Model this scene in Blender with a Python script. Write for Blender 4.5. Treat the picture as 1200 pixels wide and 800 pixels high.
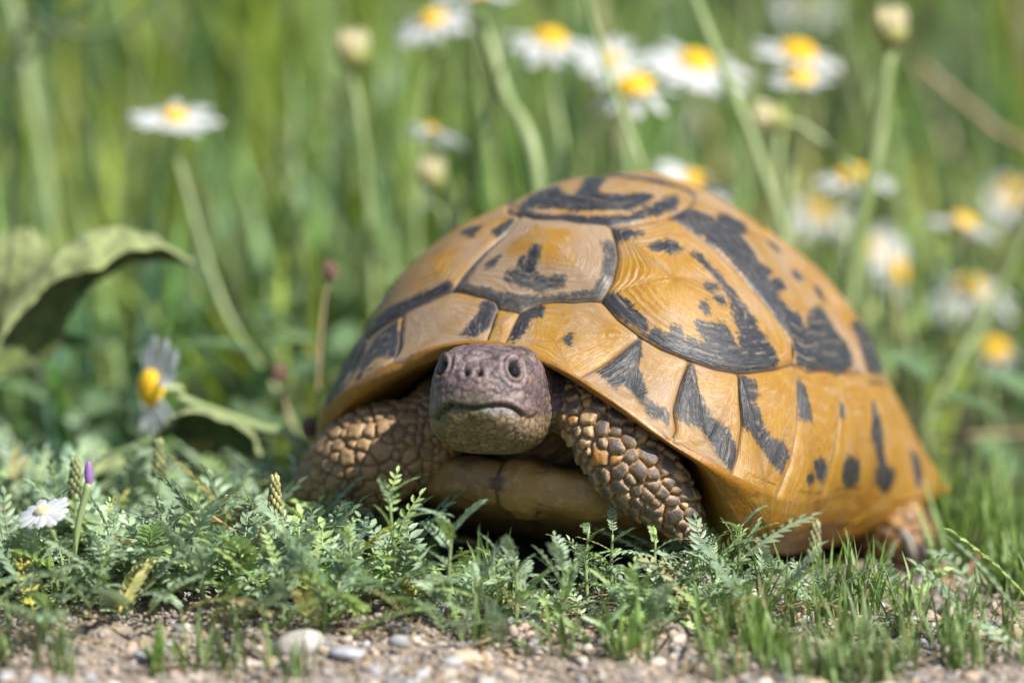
import bpy, bmesh, math, random
import numpy as np
from mathutils import Vector, Matrix, kdtree
from mathutils.bvhtree import BVHTree

for o in list(bpy.data.objects): bpy.data.objects.remove(o)
scene = bpy.context.scene
COL = scene.collection
CM = 0.01                       # the builders work in centimetres
random.seed(7)
rng = np.random.default_rng(7)

# ------------------------------------------------------------------ camera
PITCH = 0.158
AIM_H = 5.555                   # cm, height the camera looks at
DIST = 160.0
FPX = 8000.0 / 1200.0           # focal length in picture widths
CAMP = np.array([0, -DIST*math.cos(PITCH), AIM_H + DIST*math.sin(PITCH)])
cd = bpy.data.cameras.new('camera'); cam = bpy.data.objects.new('camera', cd); COL.objects.link(cam)
cam.location = CAMP*CM
cam.rotation_euler = (math.pi/2 - PITCH, 0, 0)
cd.sensor_width = 36; cd.lens = 36*FPX
cd.clip_start = 0.05; cd.clip_end = 400
cd.dof.use_dof = True; cd.dof.focus_distance = 1.538; cd.dof.aperture_fstop = 5.0
cd.dof.aperture_blades = 0
scene.camera = cam

# ------------------------------------------------------------------ light
SUN_AZ = math.radians(51)       # to the right of the camera's back
SUN_EL = math.radians(47)
w = bpy.data.worlds.new('World'); scene.world = w; w.use_nodes = True
nt = w.node_tree
sky = nt.nodes.new('ShaderNodeTexSky'); sky.sky_type = 'NISHITA'; sky.sun_disc = False
sky.sun_elevation = SUN_EL; sky.sun_rotation = math.pi - SUN_AZ
bg = nt.nodes['Background']; bg.inputs[1].default_value = 0.08
nt.links.new(sky.outputs[0], bg.inputs[0])
sl = bpy.data.lights.new('sun', 'SUN'); sl.energy = 5.0; sl.angle = math.radians(0.5); sl.color = (1, .95, .87)
sun = bpy.data.objects.new('sun', sl); COL.objects.link(sun)
sdir = Vector((math.sin(SUN_AZ)*math.cos(SUN_EL), -math.cos(SUN_AZ)*math.cos(SUN_EL), math.sin(SUN_EL)))
sun.rotation_euler = sdir.to_track_quat('Z', 'Y').to_euler()
sun.location = (1, -1, 2)
scene.view_settings.view_transform = 'Standard'; scene.view_settings.look = 'None'
scene.view_settings.exposure = 0.90; scene.view_settings.gamma = 1
scene.render.engine = 'CYCLES'
scene.cycles.max_bounces = 6; scene.cycles.diffuse_bounces = 3; scene.cycles.glossy_bounces = 2
scene.cycles.transmission_bounces = 4; scene.cycles.transparent_max_bounces = 4

# ------------------------------------------------------------------ helpers
CE, SE = math.cos(PITCH), math.sin(PITCH)
def at(px, py, y):
    """world point (cm) seen at photograph pixel px,py at depth y"""
    u = (400 - py)/8000.0; r = (px - 600)/8000.0
    # depth d, up u*d ; y = d*CE + u*d*SE - DIST*CE
    d = (y + DIST*CE)/(CE + u*SE)
    return np.array([r*d, y, CAMP[2] - d*SE + u*d*CE])
def ray(px, py):
    u = (400 - py)/8000.0; r = (px - 600)/8000.0
    v = np.array([r, CE + u*SE, -SE + u*CE]); return v/np.linalg.norm(v)
def sst(x, a, b):
    t = np.clip((x - a)/(b - a), 0, 1); return t*t*(3 - 2*t)

def mesh_np(name, V, F, smooth=True):
    """V in cm (n,3); F list/array of faces of one size or list of arrays"""
    me = bpy.data.meshes.new(name)
    V = np.asarray(V, dtype=np.float32)*CM
    Fs = F if isinstance(F, list) else [F]
    Fs = [np.asarray(f, dtype=np.int32) for f in Fs if len(f)]
    nl = sum(f.size for f in Fs); nf = sum(len(f) for f in Fs)
    me.vertices.add(len(V)); me.vertices.foreach_set('co', V.ravel())
    me.loops.add(nl); me.loops.foreach_set('vertex_index', np.concatenate([f.ravel() for f in Fs]))
    st = []; k = 0
    for f in Fs:
        st.append(k + np.arange(len(f))*f.shape[1]); k += f.size
    me.polygons.add(nf); me.polygons.foreach_set('loop_start', np.concatenate(st).astype(np.int32))
    me.update(calc_edges=True)
    if smooth: me.polygons.foreach_set('use_smooth', np.ones(nf, dtype=bool))
    me.validate()
    return me
def fattr(me, name, a):
    me.attributes.new(name, 'FLOAT', 'POINT').data.foreach_set('value', np.asarray(a, dtype=np.float32).ravel())
def cattr(me, name, a):
    a = np.asarray(a, dtype=np.float32)
    if a.shape[1] == 3: a = np.concatenate([a, np.ones((len(a), 1), np.float32)], 1)
    me.attributes.new(name, 'FLOAT_COLOR', 'POINT').data.foreach_set('color', a.ravel())
def obj(name, me, mat=None, parent=None):
    o = bpy.data.objects.new(name, me); COL.objects.link(o)
    if mat is not None and len(me.materials) == 0: me.materials.append(mat)
    if parent is not None: o.parent = parent
    return o
def tag(o, label=None, cat=None, group=None, kind=None):
    if label: o['label'] = label
    if cat: o['category'] = cat
    if group: o['group'] = group
    if kind: o['kind'] = kind
    return o
def empty(name, loc=(0, 0, 0), **k):
    o = bpy.data.objects.new(name, None); COL.objects.link(o)
    o.location = np.asarray(loc)*CM; o.empty_display_size = .01
    return tag(o, **k)
def grid_faces(n, m, closed=False):
    """n rows of m points"""
    i = np.arange(n - 1)[:, None]; j = np.arange(m if closed else m - 1)[None, :]
    a = i*m + j; b = i*m + (j + 1) % m
    return np.stack([a, b, b + m, a + m], -1).reshape(-1, 4)
def tube(pts, rad, n=8, cap=True):
    """swept tube, returns V,F(list)"""
    pts = np.asarray(pts, float); rad = np.broadcast_to(np.asarray(rad, float), (len(pts),))
    t = np.gradient(pts, axis=0); t /= np.linalg.norm(t, axis=1)[:, None] + 1e-9
    ref = np.array([0, 0, 1.]) if abs(t[0, 2]) < .9 else np.array([1., 0, 0])
    V = []
    x = np.cross(t[0], ref); x /= np.linalg.norm(x)
    for p, tt, r in zip(pts, t, rad):
        x = x - tt*(x@tt); x /= np.linalg.norm(x) + 1e-9; y = np.cross(tt, x)
        a = np.arange(n)*2*np.pi/n
        V.append(p + r*(np.cos(a)[:, None]*x + np.sin(a)[:, None]*y))
    V = np.concatenate(V); F = [grid_faces(len(pts), n, True)]
    if cap:
        F.append(np.arange(n)[None, ::-1]); F.append((len(pts) - 1)*n + np.arange(n)[None, :])
    return V, F
def bez(pts, n):
    """smooth (Catmull-Rom) resampling of a polyline"""
    p = np.asarray(pts, float); p = np.vstack([2*p[0] - p[1], p, 2*p[-1] - p[-2]])
    out = []; m = len(p) - 3
    for s in np.linspace(0, m - 1e-6, n):
        i = int(s); t = s - i; a, b, c, d = p[i:i + 4]
        out.append(.5*((2*b) + (-a + c)*t + (2*a - 5*b + 4*c - d)*t*t + (-a + 3*b - 3*c + d)*t**3))
    return np.array(out)
class MB:
    def __init__(s): s.V = []; s.F = {}; s.n = 0; s.C = []
    def add(s, V, F, col=None):
        V = np.asarray(V, float)
        for f in (F if isinstance(F, list) else [F]):
            f = np.asarray(f)
            if len(f): s.F.setdefault(f.shape[1], []).append(f + s.n)
        s.V.append(V); s.n += len(V)
        if col is not None: s.C.append(np.broadcast_to(np.asarray(col, float), (len(V), 3)))
    def mesh(s, name, smooth=True):
        me = mesh_np(name, np.concatenate(s.V), [np.concatenate(f) for f in s.F.values()], smooth)
        if s.C: cattr(me, 'Col', np.concatenate(s.C))
        return me

# ---- materials
def new_mat(name):
    m = bpy.data.materials.new(name); m.use_nodes = True
    return m, m.node_tree, m.node_tree.nodes['Principled BSDF']
def N(nt, typ, **k):
    n = nt.nodes.new(typ)
    for a, b in k.items():
        if a in n.inputs.keys() if isinstance(a, str) else False: n.inputs[a].default_value = b
        else: setattr(n, a, b)
    return n
def noise(nt, vec, scale, detail=4, rough=.55):
    n = nt.nodes.new('ShaderNodeTexNoise'); n.inputs['Scale'].default_value = scale
    n.inputs['Detail'].default_value = detail; n.inputs['Roughness'].default_value = rough
    if vec is not None: nt.links.new(vec, n.inputs['Vector'])
    return n.outputs['Fac']
def math_(nt, op, a, b=None, clamp=False):
    n = nt.nodes.new('ShaderNodeMath'); n.operation = op; n.use_clamp = clamp
    for i, v in enumerate((a, b)):
        if v is None: continue
        if isinstance(v, (int, float)): n.inputs[i].default_value = v
        else: nt.links.new(v, n.inputs[i])
    return n.outputs[0]
def mapr(nt, v, a, b, c=0, d=1):
    n = nt.nodes.new('ShaderNodeMapRange'); n.clamp = True
    nt.links.new(v, n.inputs['Value'])
    for k, x in zip(('From Min', 'From Max', 'To Min', 'To Max'), (a, b, c, d)): n.inputs[k].default_value = x
    return n.outputs[0]
def mixc(nt, f, a, b, mode='MIX'):
    n = nt.nodes.new('ShaderNodeMix'); n.data_type = 'RGBA'; n.blend_type = mode
    for s, v in ((0, f), (6, a), (7, b)):
        if isinstance(v, (int, float)): n.inputs[s].default_value = v
        elif isinstance(v, (tuple, list)): n.inputs[s].default_value = (*v, 1) if len(v) == 3 else v
        else: nt.links.new(v, n.inputs[s])
    return n.outputs[2]
def attr(nt, name):
    n = nt.nodes.new('ShaderNodeAttribute'); n.attribute_name = name; return n
def bump(nt, bs, h, dist, strength=1.0):
    b = nt.nodes.new('ShaderNodeBump'); b.inputs['Distance'].default_value = dist; b.inputs['Strength'].default_value = strength
    nt.links.new(h, b.inputs['Height']); nt.links.new(b.outputs[0], bs.inputs['Normal'])
def geo_pos(nt):
    return nt.nodes.new('ShaderNodeTexCoord').outputs['Object']
P={'th': 0.4927, 'e': 0.158, 'h0': 5.7548, 'x0': 2.3842, 'Lf': 7.9103, 'Lb': 7.6078, 'W': 5.9358, 'n': 2.4994, 'z0': 3.1881, 'z1': 0.6954, 'z2': 0.9829, 'z3': 0.2974, 'H': 9.614, 's0': 0.4366, 'p': 1.1834, 'q': 1.0923, 'p1': 0.0018, 'q1': -0.0531, 'zc2': 0.3859, 'r1': -0.0129, 'r3': -0.0301, 'r4': -0.0452, 'f0': 0.0429, 'f1': 0.0165, 'f2': 0.157, 'ro': 0.0153, 'pi': 0.1575}
SEAM={
 'NL':[[0.861,-0.061],[0.911,-0.053],[0.962,-0.035],[1.0,-0.014]],
 'NR':[[0.872,0.02],[0.923,0.025],[0.999,0.045]],
 'NT':[[0.861,-0.061],[0.87,-0.023],[0.872,0.02]],
 'V1fL':[[0.718,-0.235],[0.781,-0.163],[0.832,-0.082],[0.861,-0.061]],
 'V1fR':[[0.872,0.02],[0.823,0.076],[0.765,0.171],[0.695,0.24]],
 'V1L':[[0.718,-0.235],[0.676,-0.215],[0.627,-0.186],[0.577,-0.154],[0.528,-0.131],[0.441,-0.122]],
 'V1R':[[0.695,0.24],[0.614,0.237],[0.532,0.21],[0.488,0.18],[0.438,0.138]],
 'V1b':[[0.441,-0.122],[0.479,-0.076],[0.489,-0.035],[0.48,0.066],[0.458,0.107],[0.438,0.138]],
 'V2L':[[0.441,-0.122],[0.384,-0.169],[0.315,-0.195],[0.274,-0.206]],
 'V2R':[[0.438,0.138],[0.384,0.169],[0.315,0.195],[0.274,0.207]],
 'V2bR':[[0.274,0.207],[0.133,0.212],[0.0,0.205]],
 'V2bL':[[0.274,-0.206],[0.133,-0.212],[0.0,-0.205]],
 'V23':[[0.0,-0.205],[0.075,-0.13],[0.117,-0.043],[0.117,0.043],[0.075,0.13],[0.0,0.205]],
 'C12':[[0.274,0.207],[0.259,0.264],[0.253,0.354],[0.253,0.441],[0.239,0.534],[0.245,0.613],[0.273,0.633]],
 'C1m':[[0.695,0.24],[0.702,0.301],[0.683,0.367]],
 'C1m2':[[0.683,0.367],[0.656,0.417],[0.603,0.475]],
 'C1m3':[[0.603,0.475],[0.55,0.524],[0.493,0.56]],
 'C1m4':[[0.493,0.56],[0.462,0.575],[0.365,0.61],[0.273,0.633]],
 'C2m5':[[0.273,0.633],[0.214,0.674],[0.011,0.712]],
 'C2m6':[[0.011,0.712],[-0.112,0.7],[-0.206,0.673]],
 'C23':[[-0.159,0.254],[-0.265,0.451],[-0.262,0.492],[-0.213,0.618],[-0.206,0.673]],
 'M12':[[0.683,0.367],[0.772,0.353],[0.857,0.334],[0.953,0.302]],
 'M23':[[0.603,0.475],[0.679,0.497],[0.751,0.524],[0.782,0.557],[0.824,0.566]],
 'M34':[[0.493,0.56],[0.533,0.6],[0.571,0.647],[0.639,0.694],[0.697,0.717]],
 'M45':[[0.273,0.633],[0.35,0.713],[0.389,0.754],[0.449,0.8],[0.537,0.843]],
 'M56':[[0.011,0.712],[0.087,0.781],[0.119,0.812],[0.178,0.883],[0.225,0.974]],
 'M67':[[-0.234,0.687],[-0.156,0.793],[-0.179,0.865],[-0.259,0.966]],
 'C1Lm':[[0.718,-0.235],[0.706,-0.302],[0.68,-0.375]],
 'C1Lm2':[[0.68,-0.375],[0.658,-0.428],[0.636,-0.484]],
 'M12L':[[0.68,-0.375],[0.767,-0.37],[0.88,-0.346],[0.94,-0.342]],
 'M23L':[[0.636,-0.484],[0.72,-0.506],[0.839,-0.545]],
}
DARK={
 'V2':[[[0.233,-0.149],[0.262,-0.108],[0.344,-0.059],[0.371,-0.017],[0.362,-0.008],[0.31,-0.015],[0.186,-0.056],[0.183,-0.016],[0.264,0.007],[0.334,0.028],[0.324,0.07],[0.287,0.104],[0.23,0.126],[0.222,0.137],[0.273,0.148],[0.336,0.131],[0.388,0.091],[0.436,0.022],[0.426,-0.066],[0.387,-0.094]],[[0.411,-0.131],[0.461,-0.081],[0.475,-0.021],[0.454,0.068],[0.407,0.129],[0.356,0.154],[0.266,0.169],[0.187,0.166],[0.134,0.169],[0.199,0.19],[0.286,0.185],[0.384,0.156],[0.441,0.133],[0.482,0.045],[0.484,-0.067],[0.465,-0.115]],[[0.37,-0.137],[0.298,-0.14],[0.346,-0.112],[0.407,-0.101],[0.419,-0.118]]],
 'V3':[[[0.123,-0.103],[0.122,0.044],[0.058,0.16],[0.0,0.2],[-0.029,0.167],[0.021,0.118],[0.085,0.031],[0.087,-0.05]]],
 'V1':[[[0.545,-0.146],[0.564,-0.134],[0.632,-0.167],[0.683,-0.187],[0.712,-0.202],[0.752,-0.173],[0.801,-0.093],[0.827,-0.007],[0.812,0.072],[0.757,0.151],[0.685,0.216],[0.605,0.209],[0.556,0.19],[0.519,0.16],[0.496,0.176],[0.527,0.205],[0.571,0.225],[0.627,0.231],[0.682,0.237],[0.729,0.205],[0.783,0.147],[0.846,0.028],[0.871,0.015],[0.865,-0.037],[0.828,-0.091],[0.775,-0.181],[0.732,-0.23],[0.707,-0.234],[0.661,-0.199],[0.59,-0.169]],[[0.64,-0.011],[0.644,0.007],[0.674,0.014],[0.721,0.009],[0.743,0.041],[0.729,0.087],[0.707,0.119],[0.733,0.122],[0.789,0.061],[0.781,-0.01],[0.756,-0.071],[0.729,-0.071],[0.728,-0.043],[0.742,-0.016],[0.705,-0.008],[0.667,-0.015]],[[0.707,-0.043],[0.679,-0.034],[0.705,-0.025],[0.722,-0.033]],[[0.669,-0.143],[0.657,-0.114],[0.683,-0.121],[0.691,-0.136]]],
 'C1':[[[0.458,0.159],[0.428,0.167],[0.404,0.205],[0.446,0.19],[0.471,0.183],[0.475,0.175]],[[0.432,0.249],[0.367,0.259],[0.358,0.286],[0.401,0.277]],[[0.35,0.319],[0.331,0.325],[0.337,0.35],[0.344,0.368],[0.334,0.386],[0.346,0.399],[0.345,0.413],[0.34,0.427],[0.352,0.453],[0.349,0.478],[0.343,0.498],[0.362,0.518],[0.345,0.558],[0.341,0.593],[0.361,0.607],[0.444,0.578],[0.499,0.554],[0.55,0.514],[0.606,0.466],[0.64,0.417],[0.661,0.38],[0.641,0.382],[0.605,0.415],[0.574,0.408],[0.568,0.417],[0.584,0.432],[0.556,0.459],[0.547,0.474],[0.523,0.464],[0.522,0.441],[0.51,0.429],[0.498,0.439],[0.492,0.456],[0.471,0.455],[0.449,0.469],[0.452,0.482],[0.455,0.503],[0.447,0.529],[0.419,0.508],[0.406,0.492],[0.4,0.472],[0.38,0.452],[0.363,0.423],[0.359,0.4],[0.35,0.385],[0.35,0.365],[0.353,0.353]],[[0.697,0.244],[0.657,0.254],[0.644,0.269],[0.634,0.299],[0.639,0.344],[0.649,0.363],[0.666,0.358],[0.678,0.317],[0.69,0.272]],[[0.46,0.409],[0.448,0.413],[0.461,0.423],[0.471,0.42]],[[0.413,0.386],[0.39,0.388],[0.379,0.398],[0.403,0.396]],[[0.409,0.419],[0.394,0.423],[0.4,0.429],[0.412,0.424]]],
 'C2':[[[0.255,0.201],[0.174,0.214],[0.159,0.235],[0.14,0.272],[0.159,0.291],[-0.006,0.293],[-0.041,0.318],[0.028,0.354],[0.101,0.35],[0.114,0.397],[0.146,0.428],[0.109,0.457],[0.17,0.459],[0.151,0.477],[0.097,0.501],[0.163,0.497],[0.169,0.524],[0.154,0.545],[0.148,0.561],[0.105,0.573],[0.135,0.588],[0.096,0.606],[0.024,0.583],[-0.105,0.554],[-0.111,0.577],[-0.132,0.603],[-0.16,0.627],[-0.143,0.663],[-0.041,0.706],[0.143,0.69],[0.255,0.638],[0.232,0.611],[0.222,0.593],[0.233,0.534],[0.241,0.457],[0.235,0.35],[0.252,0.264]],[[-0.067,0.388],[-0.121,0.366],[-0.114,0.387],[-0.066,0.403]],[[-0.052,0.477],[-0.107,0.46],[-0.11,0.469],[-0.061,0.483]],[[0.142,0.482],[0.089,0.491],[0.096,0.503],[0.149,0.492]],[[-0.152,0.483],[-0.197,0.468],[-0.169,0.507],[-0.138,0.515]]],
 'C3':[[[-0.316,0.5],[-0.371,0.48],[-0.409,0.505],[-0.436,0.539],[-0.361,0.602],[-0.242,0.653],[-0.247,0.609],[-0.266,0.539]]],
 'M1':[[[0.885,0.009],[0.854,0.041],[0.839,0.091],[0.864,0.105],[0.875,0.078],[0.903,0.07],[0.941,0.079],[0.974,0.07],[0.949,0.039]],[[0.889,0.215],[0.863,0.221],[0.89,0.233]]],
 'M2':[[[0.8,0.355],[0.746,0.36],[0.697,0.368],[0.731,0.388],[0.765,0.397],[0.779,0.424],[0.801,0.452],[0.829,0.462],[0.833,0.427],[0.838,0.4],[0.872,0.39],[0.875,0.341]],[[0.825,0.467],[0.781,0.514],[0.803,0.525],[0.834,0.487]]],
 'M3':[[[0.612,0.477],[0.629,0.506],[0.649,0.53],[0.661,0.558],[0.664,0.597],[0.633,0.632],[0.639,0.668],[0.65,0.697],[0.689,0.696],[0.699,0.654],[0.703,0.612],[0.707,0.583],[0.736,0.563],[0.75,0.53],[0.684,0.506]]],
 'M4':[[[0.503,0.568],[0.479,0.586],[0.467,0.608],[0.514,0.629],[0.509,0.65],[0.513,0.681],[0.509,0.715],[0.467,0.743],[0.459,0.77],[0.501,0.786],[0.529,0.752],[0.547,0.704],[0.554,0.668],[0.567,0.649],[0.543,0.608]]],
 'M5':[[[0.301,0.663],[0.286,0.687],[0.3,0.72],[0.305,0.746],[0.346,0.727],[0.334,0.688]],[[0.331,0.842],[0.285,0.848],[0.25,0.882],[0.269,0.904],[0.315,0.874]],[[0.38,0.853],[0.351,0.862],[0.346,0.876],[0.374,0.867]]],
 'M6':[[[0.086,0.76],[0.065,0.783],[0.075,0.802],[0.117,0.789]],[[0.096,0.911],[0.057,0.899],[-0.051,0.91],[-0.082,0.949],[-0.031,0.968],[0.086,0.939]]],
 'M7':[[[-0.199,0.733],[-0.216,0.756],[-0.242,0.799],[-0.244,0.845],[-0.279,0.877],[-0.344,0.859],[-0.35,0.881],[-0.33,0.92],[-0.253,0.92],[-0.22,0.873],[-0.172,0.827],[-0.16,0.792]]],
 'M8':[[[-0.455,0.759],[-0.501,0.741],[-0.519,0.784],[-0.499,0.822],[-0.46,0.806]],[[-0.386,0.703],[-0.405,0.721],[-0.385,0.759],[-0.357,0.754]]],
 'C1L':[[[0.517,-0.584],[0.568,-0.486],[0.617,-0.407],[0.671,-0.306],[0.674,-0.255],[0.709,-0.239],[0.713,-0.279],[0.684,-0.375],[0.653,-0.448],[0.593,-0.536]],[[0.436,-0.249],[0.455,-0.206],[0.497,-0.214]],[[0.5,-0.163],[0.456,-0.135],[0.516,-0.137],[0.535,-0.148]]],
 'M1L':[[[0.826,-0.118],[0.852,-0.067],[0.887,-0.049],[0.91,-0.066],[0.952,-0.062],[0.972,-0.077],[0.954,-0.119],[0.901,-0.113],[0.868,-0.109]],[[0.703,-0.386],[0.717,-0.373],[0.793,-0.364],[0.908,-0.33],[0.892,-0.341],[0.805,-0.37]]],
 'M2L':[[[0.779,-0.496],[0.695,-0.443],[0.7,-0.388],[0.807,-0.368],[0.9,-0.338],[0.87,-0.361],[0.812,-0.419],[0.853,-0.455],[0.895,-0.446],[0.778,-0.466],[0.721,-0.458]]],
 'M3L':[[[0.749,-0.663],[0.596,-0.639],[0.548,-0.581],[0.63,-0.488],[0.684,-0.484],[0.734,-0.542],[0.833,-0.554]]],
}
# ================================================================== tortoise shell
def shell(X, Y):
    """chart (X forward, Y left side of the animal) -> tortoise frame, cm. |chart| = 1 on the rim, beyond it the underside."""
    X = np.asarray(X, float); Y = np.asarray(Y, float)
    v0 = np.hypot(X, Y); a = np.arctan2(Y, X); v = np.minimum(v0, 1.0)
    ca, sa = np.cos(a), np.sin(a)
    L = np.where(ca > 0, P['Lf'], P['Lb']); n = P['n']
    R = (np.abs(ca/L)**n + np.abs(sa/P['W'])**n + 1e-12)**(-1/n)
    R = R*(1 + P['r1']*ca + P['r3']*np.cos(3*a) + P['r4']*np.cos(4*a))
    zr = P['z0'] + P['z1']*ca + P['z2']*np.cos(2*a) + P['z3']*np.cos(3*a) + P['zc2']*np.cos(4*a)
    back = np.exp(-((np.abs(a) - 2.36)/.33)**2)
    zr = zr + .3*back
    al = v*np.pi/2
    r = np.clip(np.sin(al), 0, 1)**(P['p'] + P['p1']*ca); c = np.clip(np.cos(al), 1e-9, 1)**(P['q'] + P['q1']*ca)
    r = r*(1 + (P['f0'] + P['f1']*ca + P['f2']*np.cos(2*a))*(np.clip((v - .7)/.3, 0, 1)**2 - 1)*v)
    s = P['s0']*(1 - r) + R*ca*r; t = R*sa*r; h = zr + (P['H'] - zr)*c
    g = 1 + .128*back*np.clip((v - .72)/.28, 0, 1)**2
    s = s*g; t = t*g
    wv = np.clip((v0 - 1)/.4, 0, 1)
    b = sst(np.abs(a), .68, .92)*(1 - sst(np.abs(a), 1.9, 2.3))
    kx = [0, .12, .25, .4, .6, 1]
    tk = .5 + .6*sst(-a, -.05, .35)
    dr = (1 - b)*np.interp(wv, kx, [0, .0, .05, .16, .5, 1.8]) + b*np.interp(wv, kx, [0, .12, .3, .6, 1.15, 2.6])
    dz = (1 - b)*np.interp(wv, kx, [0, -.12, -.22, -.3, -.25, .2])*tk + b*np.interp(wv, kx, [0, -.3, -.6, -.95, -1.25, -1.55])
    rr = np.hypot(s, t) + 1e-9
    s = s - s/rr*dr; t = t - t/rr*dr; h = h + dz
    return np.stack([s, t, h], -1)
_cp, _sp, _cr, _sr = math.cos(P['pi']), math.sin(P['pi']), math.cos(P['ro']), math.sin(P['ro'])
_f = np.array([-math.sin(P['th']), -math.cos(P['th']), 0]); _l = np.array([math.cos(P['th']), -math.sin(P['th']), 0])
TORT = np.array([P['x0'], 0, -.2])
def t2w(S):
    a, b, c = S[..., 0], S[..., 1], S[..., 2]
    b, c = b*_cr + c*_sr, -b*_sr + c*_cr
    a, c = a*_cp - c*_sp, a*_sp + c*_cp
    return a[..., None]*_f + b[..., None]*_l + c[..., None]*np.array([0, 0, 1.]) + TORT
def shell_n(X, Y):
    e = 2e-3
    v = np.maximum(np.hypot(X, Y), 1e-6); k = np.where(v > .985, .985/v, 1)
    X = X*k; Y = Y*k
    A = shell(X + e, Y) - shell(X - e, Y); B = shell(X, Y + e) - shell(X, Y - e)
    n = np.cross(B, A); n /= np.linalg.norm(n, axis=-1, keepdims=True) + 1e-12
    c = shell(X, Y) - np.array([0, 0, 3.]); s = np.sign((n*c).sum(-1)); s[s == 0] = 1
    return n*s[..., None]
def sd_poly(Q, poly):
    """signed distance, positive inside"""
    A = np.asarray(poly, float); B = np.roll(A, -1, 0); ins = np.zeros(len(Q), bool); d = np.full(len(Q), 9.)
    for (ax, ay), (bx, by) in zip(A, B):
        x, y = Q[:, 0], Q[:, 1]
        c = (ay > y) != (by > y)
        with np.errstate(divide='ignore', invalid='ignore'):
            xi = (bx - ax)*(y - ay)/(by - ay + 1e-15) + ax
        ins ^= c & (x < xi)
        ex, ey = bx - ax, by - ay; t = np.clip(((x - ax)*ex + (y - ay)*ey)/(ex*ex + ey*ey + 1e-12), 0, 1)
        d = np.minimum(d, np.hypot(x - ax - t*ex, y - ay - t*ey))
    return np.where(ins, d, -d)

# materials of the shell
def scute_material(name, dusty):
    m, nt, bs = new_mat(name)
    pos = geo_pos(nt)
    ring = attr(nt, 'ring').outputs['Fac']; ang = attr(nt, 'ang').outputs['Fac']
    dark = attr(nt, 'dark').outputs['Fac']; sid = attr(nt, 'sid').outputs['Fac']; dust = attr(nt, 'dust').outputs['Fac']; gl = attr(nt, 'gl').outputs['Fac']
    def vec(a, b):
        c = nt.nodes.new('ShaderNodeCombineXYZ')
        nt.links.new(math_(nt, 'MULTIPLY', ring, a), c.inputs[0]); nt.links.new(math_(nt, 'MULTIPLY', ang, b), c.inputs[1]); nt.links.new(sid, c.inputs[2])
        return c.outputs[0]
    streak = noise(nt, vec(14, .9), 1, 5, .65)      # fine lines that follow the growth rings
    fine = noise(nt, vec(34, 2.2), 1, 3, .6)
    radial = noise(nt, vec(2.2, 9), 1, 4, .6)       # rays across the rings
    blot = noise(nt, pos, 95, 5, .6)
    scr = noise(nt, pos, 900, 4, .7)
    # horn: ochre yellow, buff where it is worn
    wear = math_(nt, 'ADD', math_(nt, 'MULTIPLY', blot, .9), math_(nt, 'MULTIPLY', streak, .5))
    wear = math_(nt, 'ADD', wear, dust)
    wf = mapr(nt, wear, .61, .87, 0, .95)
    horn = mixc(nt, mapr(nt, noise(nt, pos, 160, 3), .35, .65), (.24, .122, .008), (.275, .155, .016))
    horn = mixc(nt, mapr(nt, radial, .45, .75), horn, (.25, .10, .012))
    horn = mixc(nt, wf, horn, (.245, .172, .108))
    horn = mixc(nt, mapr(nt, fine, .60, .74, 0, .6), horn, (.44, .32, .21))
    horn = mixc(nt, mapr(nt, fine, .40, .27, 0, .5), horn, (.17, .075, .02))
    # black pigment with ragged ends
    rag = math_(nt, 'ADD', math_(nt, 'MULTIPLY', math_(nt, 'SUBTRACT', radial, .5), .24), math_(nt, 'MULTIPLY', math_(nt, 'SUBTRACT', streak, .5), .20))
    rag = math_(nt, 'ADD', rag, math_(nt, 'MULTIPLY', math_(nt, 'SUBTRACT', scr, .5), .22))
    rag = math_(nt, 'ADD', rag, math_(nt, 'MULTIPLY', math_(nt, 'SUBTRACT', fine, .5), .22))
    df = mapr(nt, math_(nt, 'ADD', dark, rag), -.10, -.035)
    blk = mixc(nt, mapr(nt, streak, .35, .7), (.009, .0095, .012), (.034, .035, .041))
    blk = mixc(nt, mapr(nt, fine, .58, .72, 0, .6), blk, (.21, .19, .165))
    blk = mixc(nt, mapr(nt, math_(nt, 'ADD', scr, dust), .62, .95, 0, .4), blk, (.20, .17, .14))
    col = mixc(nt, df, horn, blk)
    col = mixc(nt, math_(nt, 'MULTIPLY', gl, mapr(nt, fine, .35, .6, 0, .45)), col, (.36, .28, .19))
    # pale new growth along the seam
    sg = mapr(nt, math_(nt, 'ADD', ring, math_(nt, 'MULTIPLY', blot, .05)), .045, .10, .6, 0)
    col = mixc(nt, math_(nt, 'MULTIPLY', sg, mapr(nt, blot, .35, .6, .35, 1)), col, (.27, .20, .14))
    col = mixc(nt, mapr(nt, ring, .0, .035, .9, 0), col, (.085, .055, .035))
    col = mixc(nt, mapr(nt, scr, .62, .8, 0, .4), col, (.42, .34, .26))
    nt.links.new(col, bs.inputs['Base Color'])
    nt.links.new(mapr(nt, blot, .3, .7, .30, .52), bs.inputs['Roughness'])
    bs.inputs['Specular IOR Level'].default_value = .4
    h = math_(nt, 'ADD', math_(nt, 'MULTIPLY', fine, .7), math_(nt, 'ADD', math_(nt, 'MULTIPLY', streak, .8), math_(nt, 'MULTIPLY', scr, .35)))
    bump(nt, bs, h, .0003, .8)
    return m
M_SCUTE = scute_material('scute_horn', 0)
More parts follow.
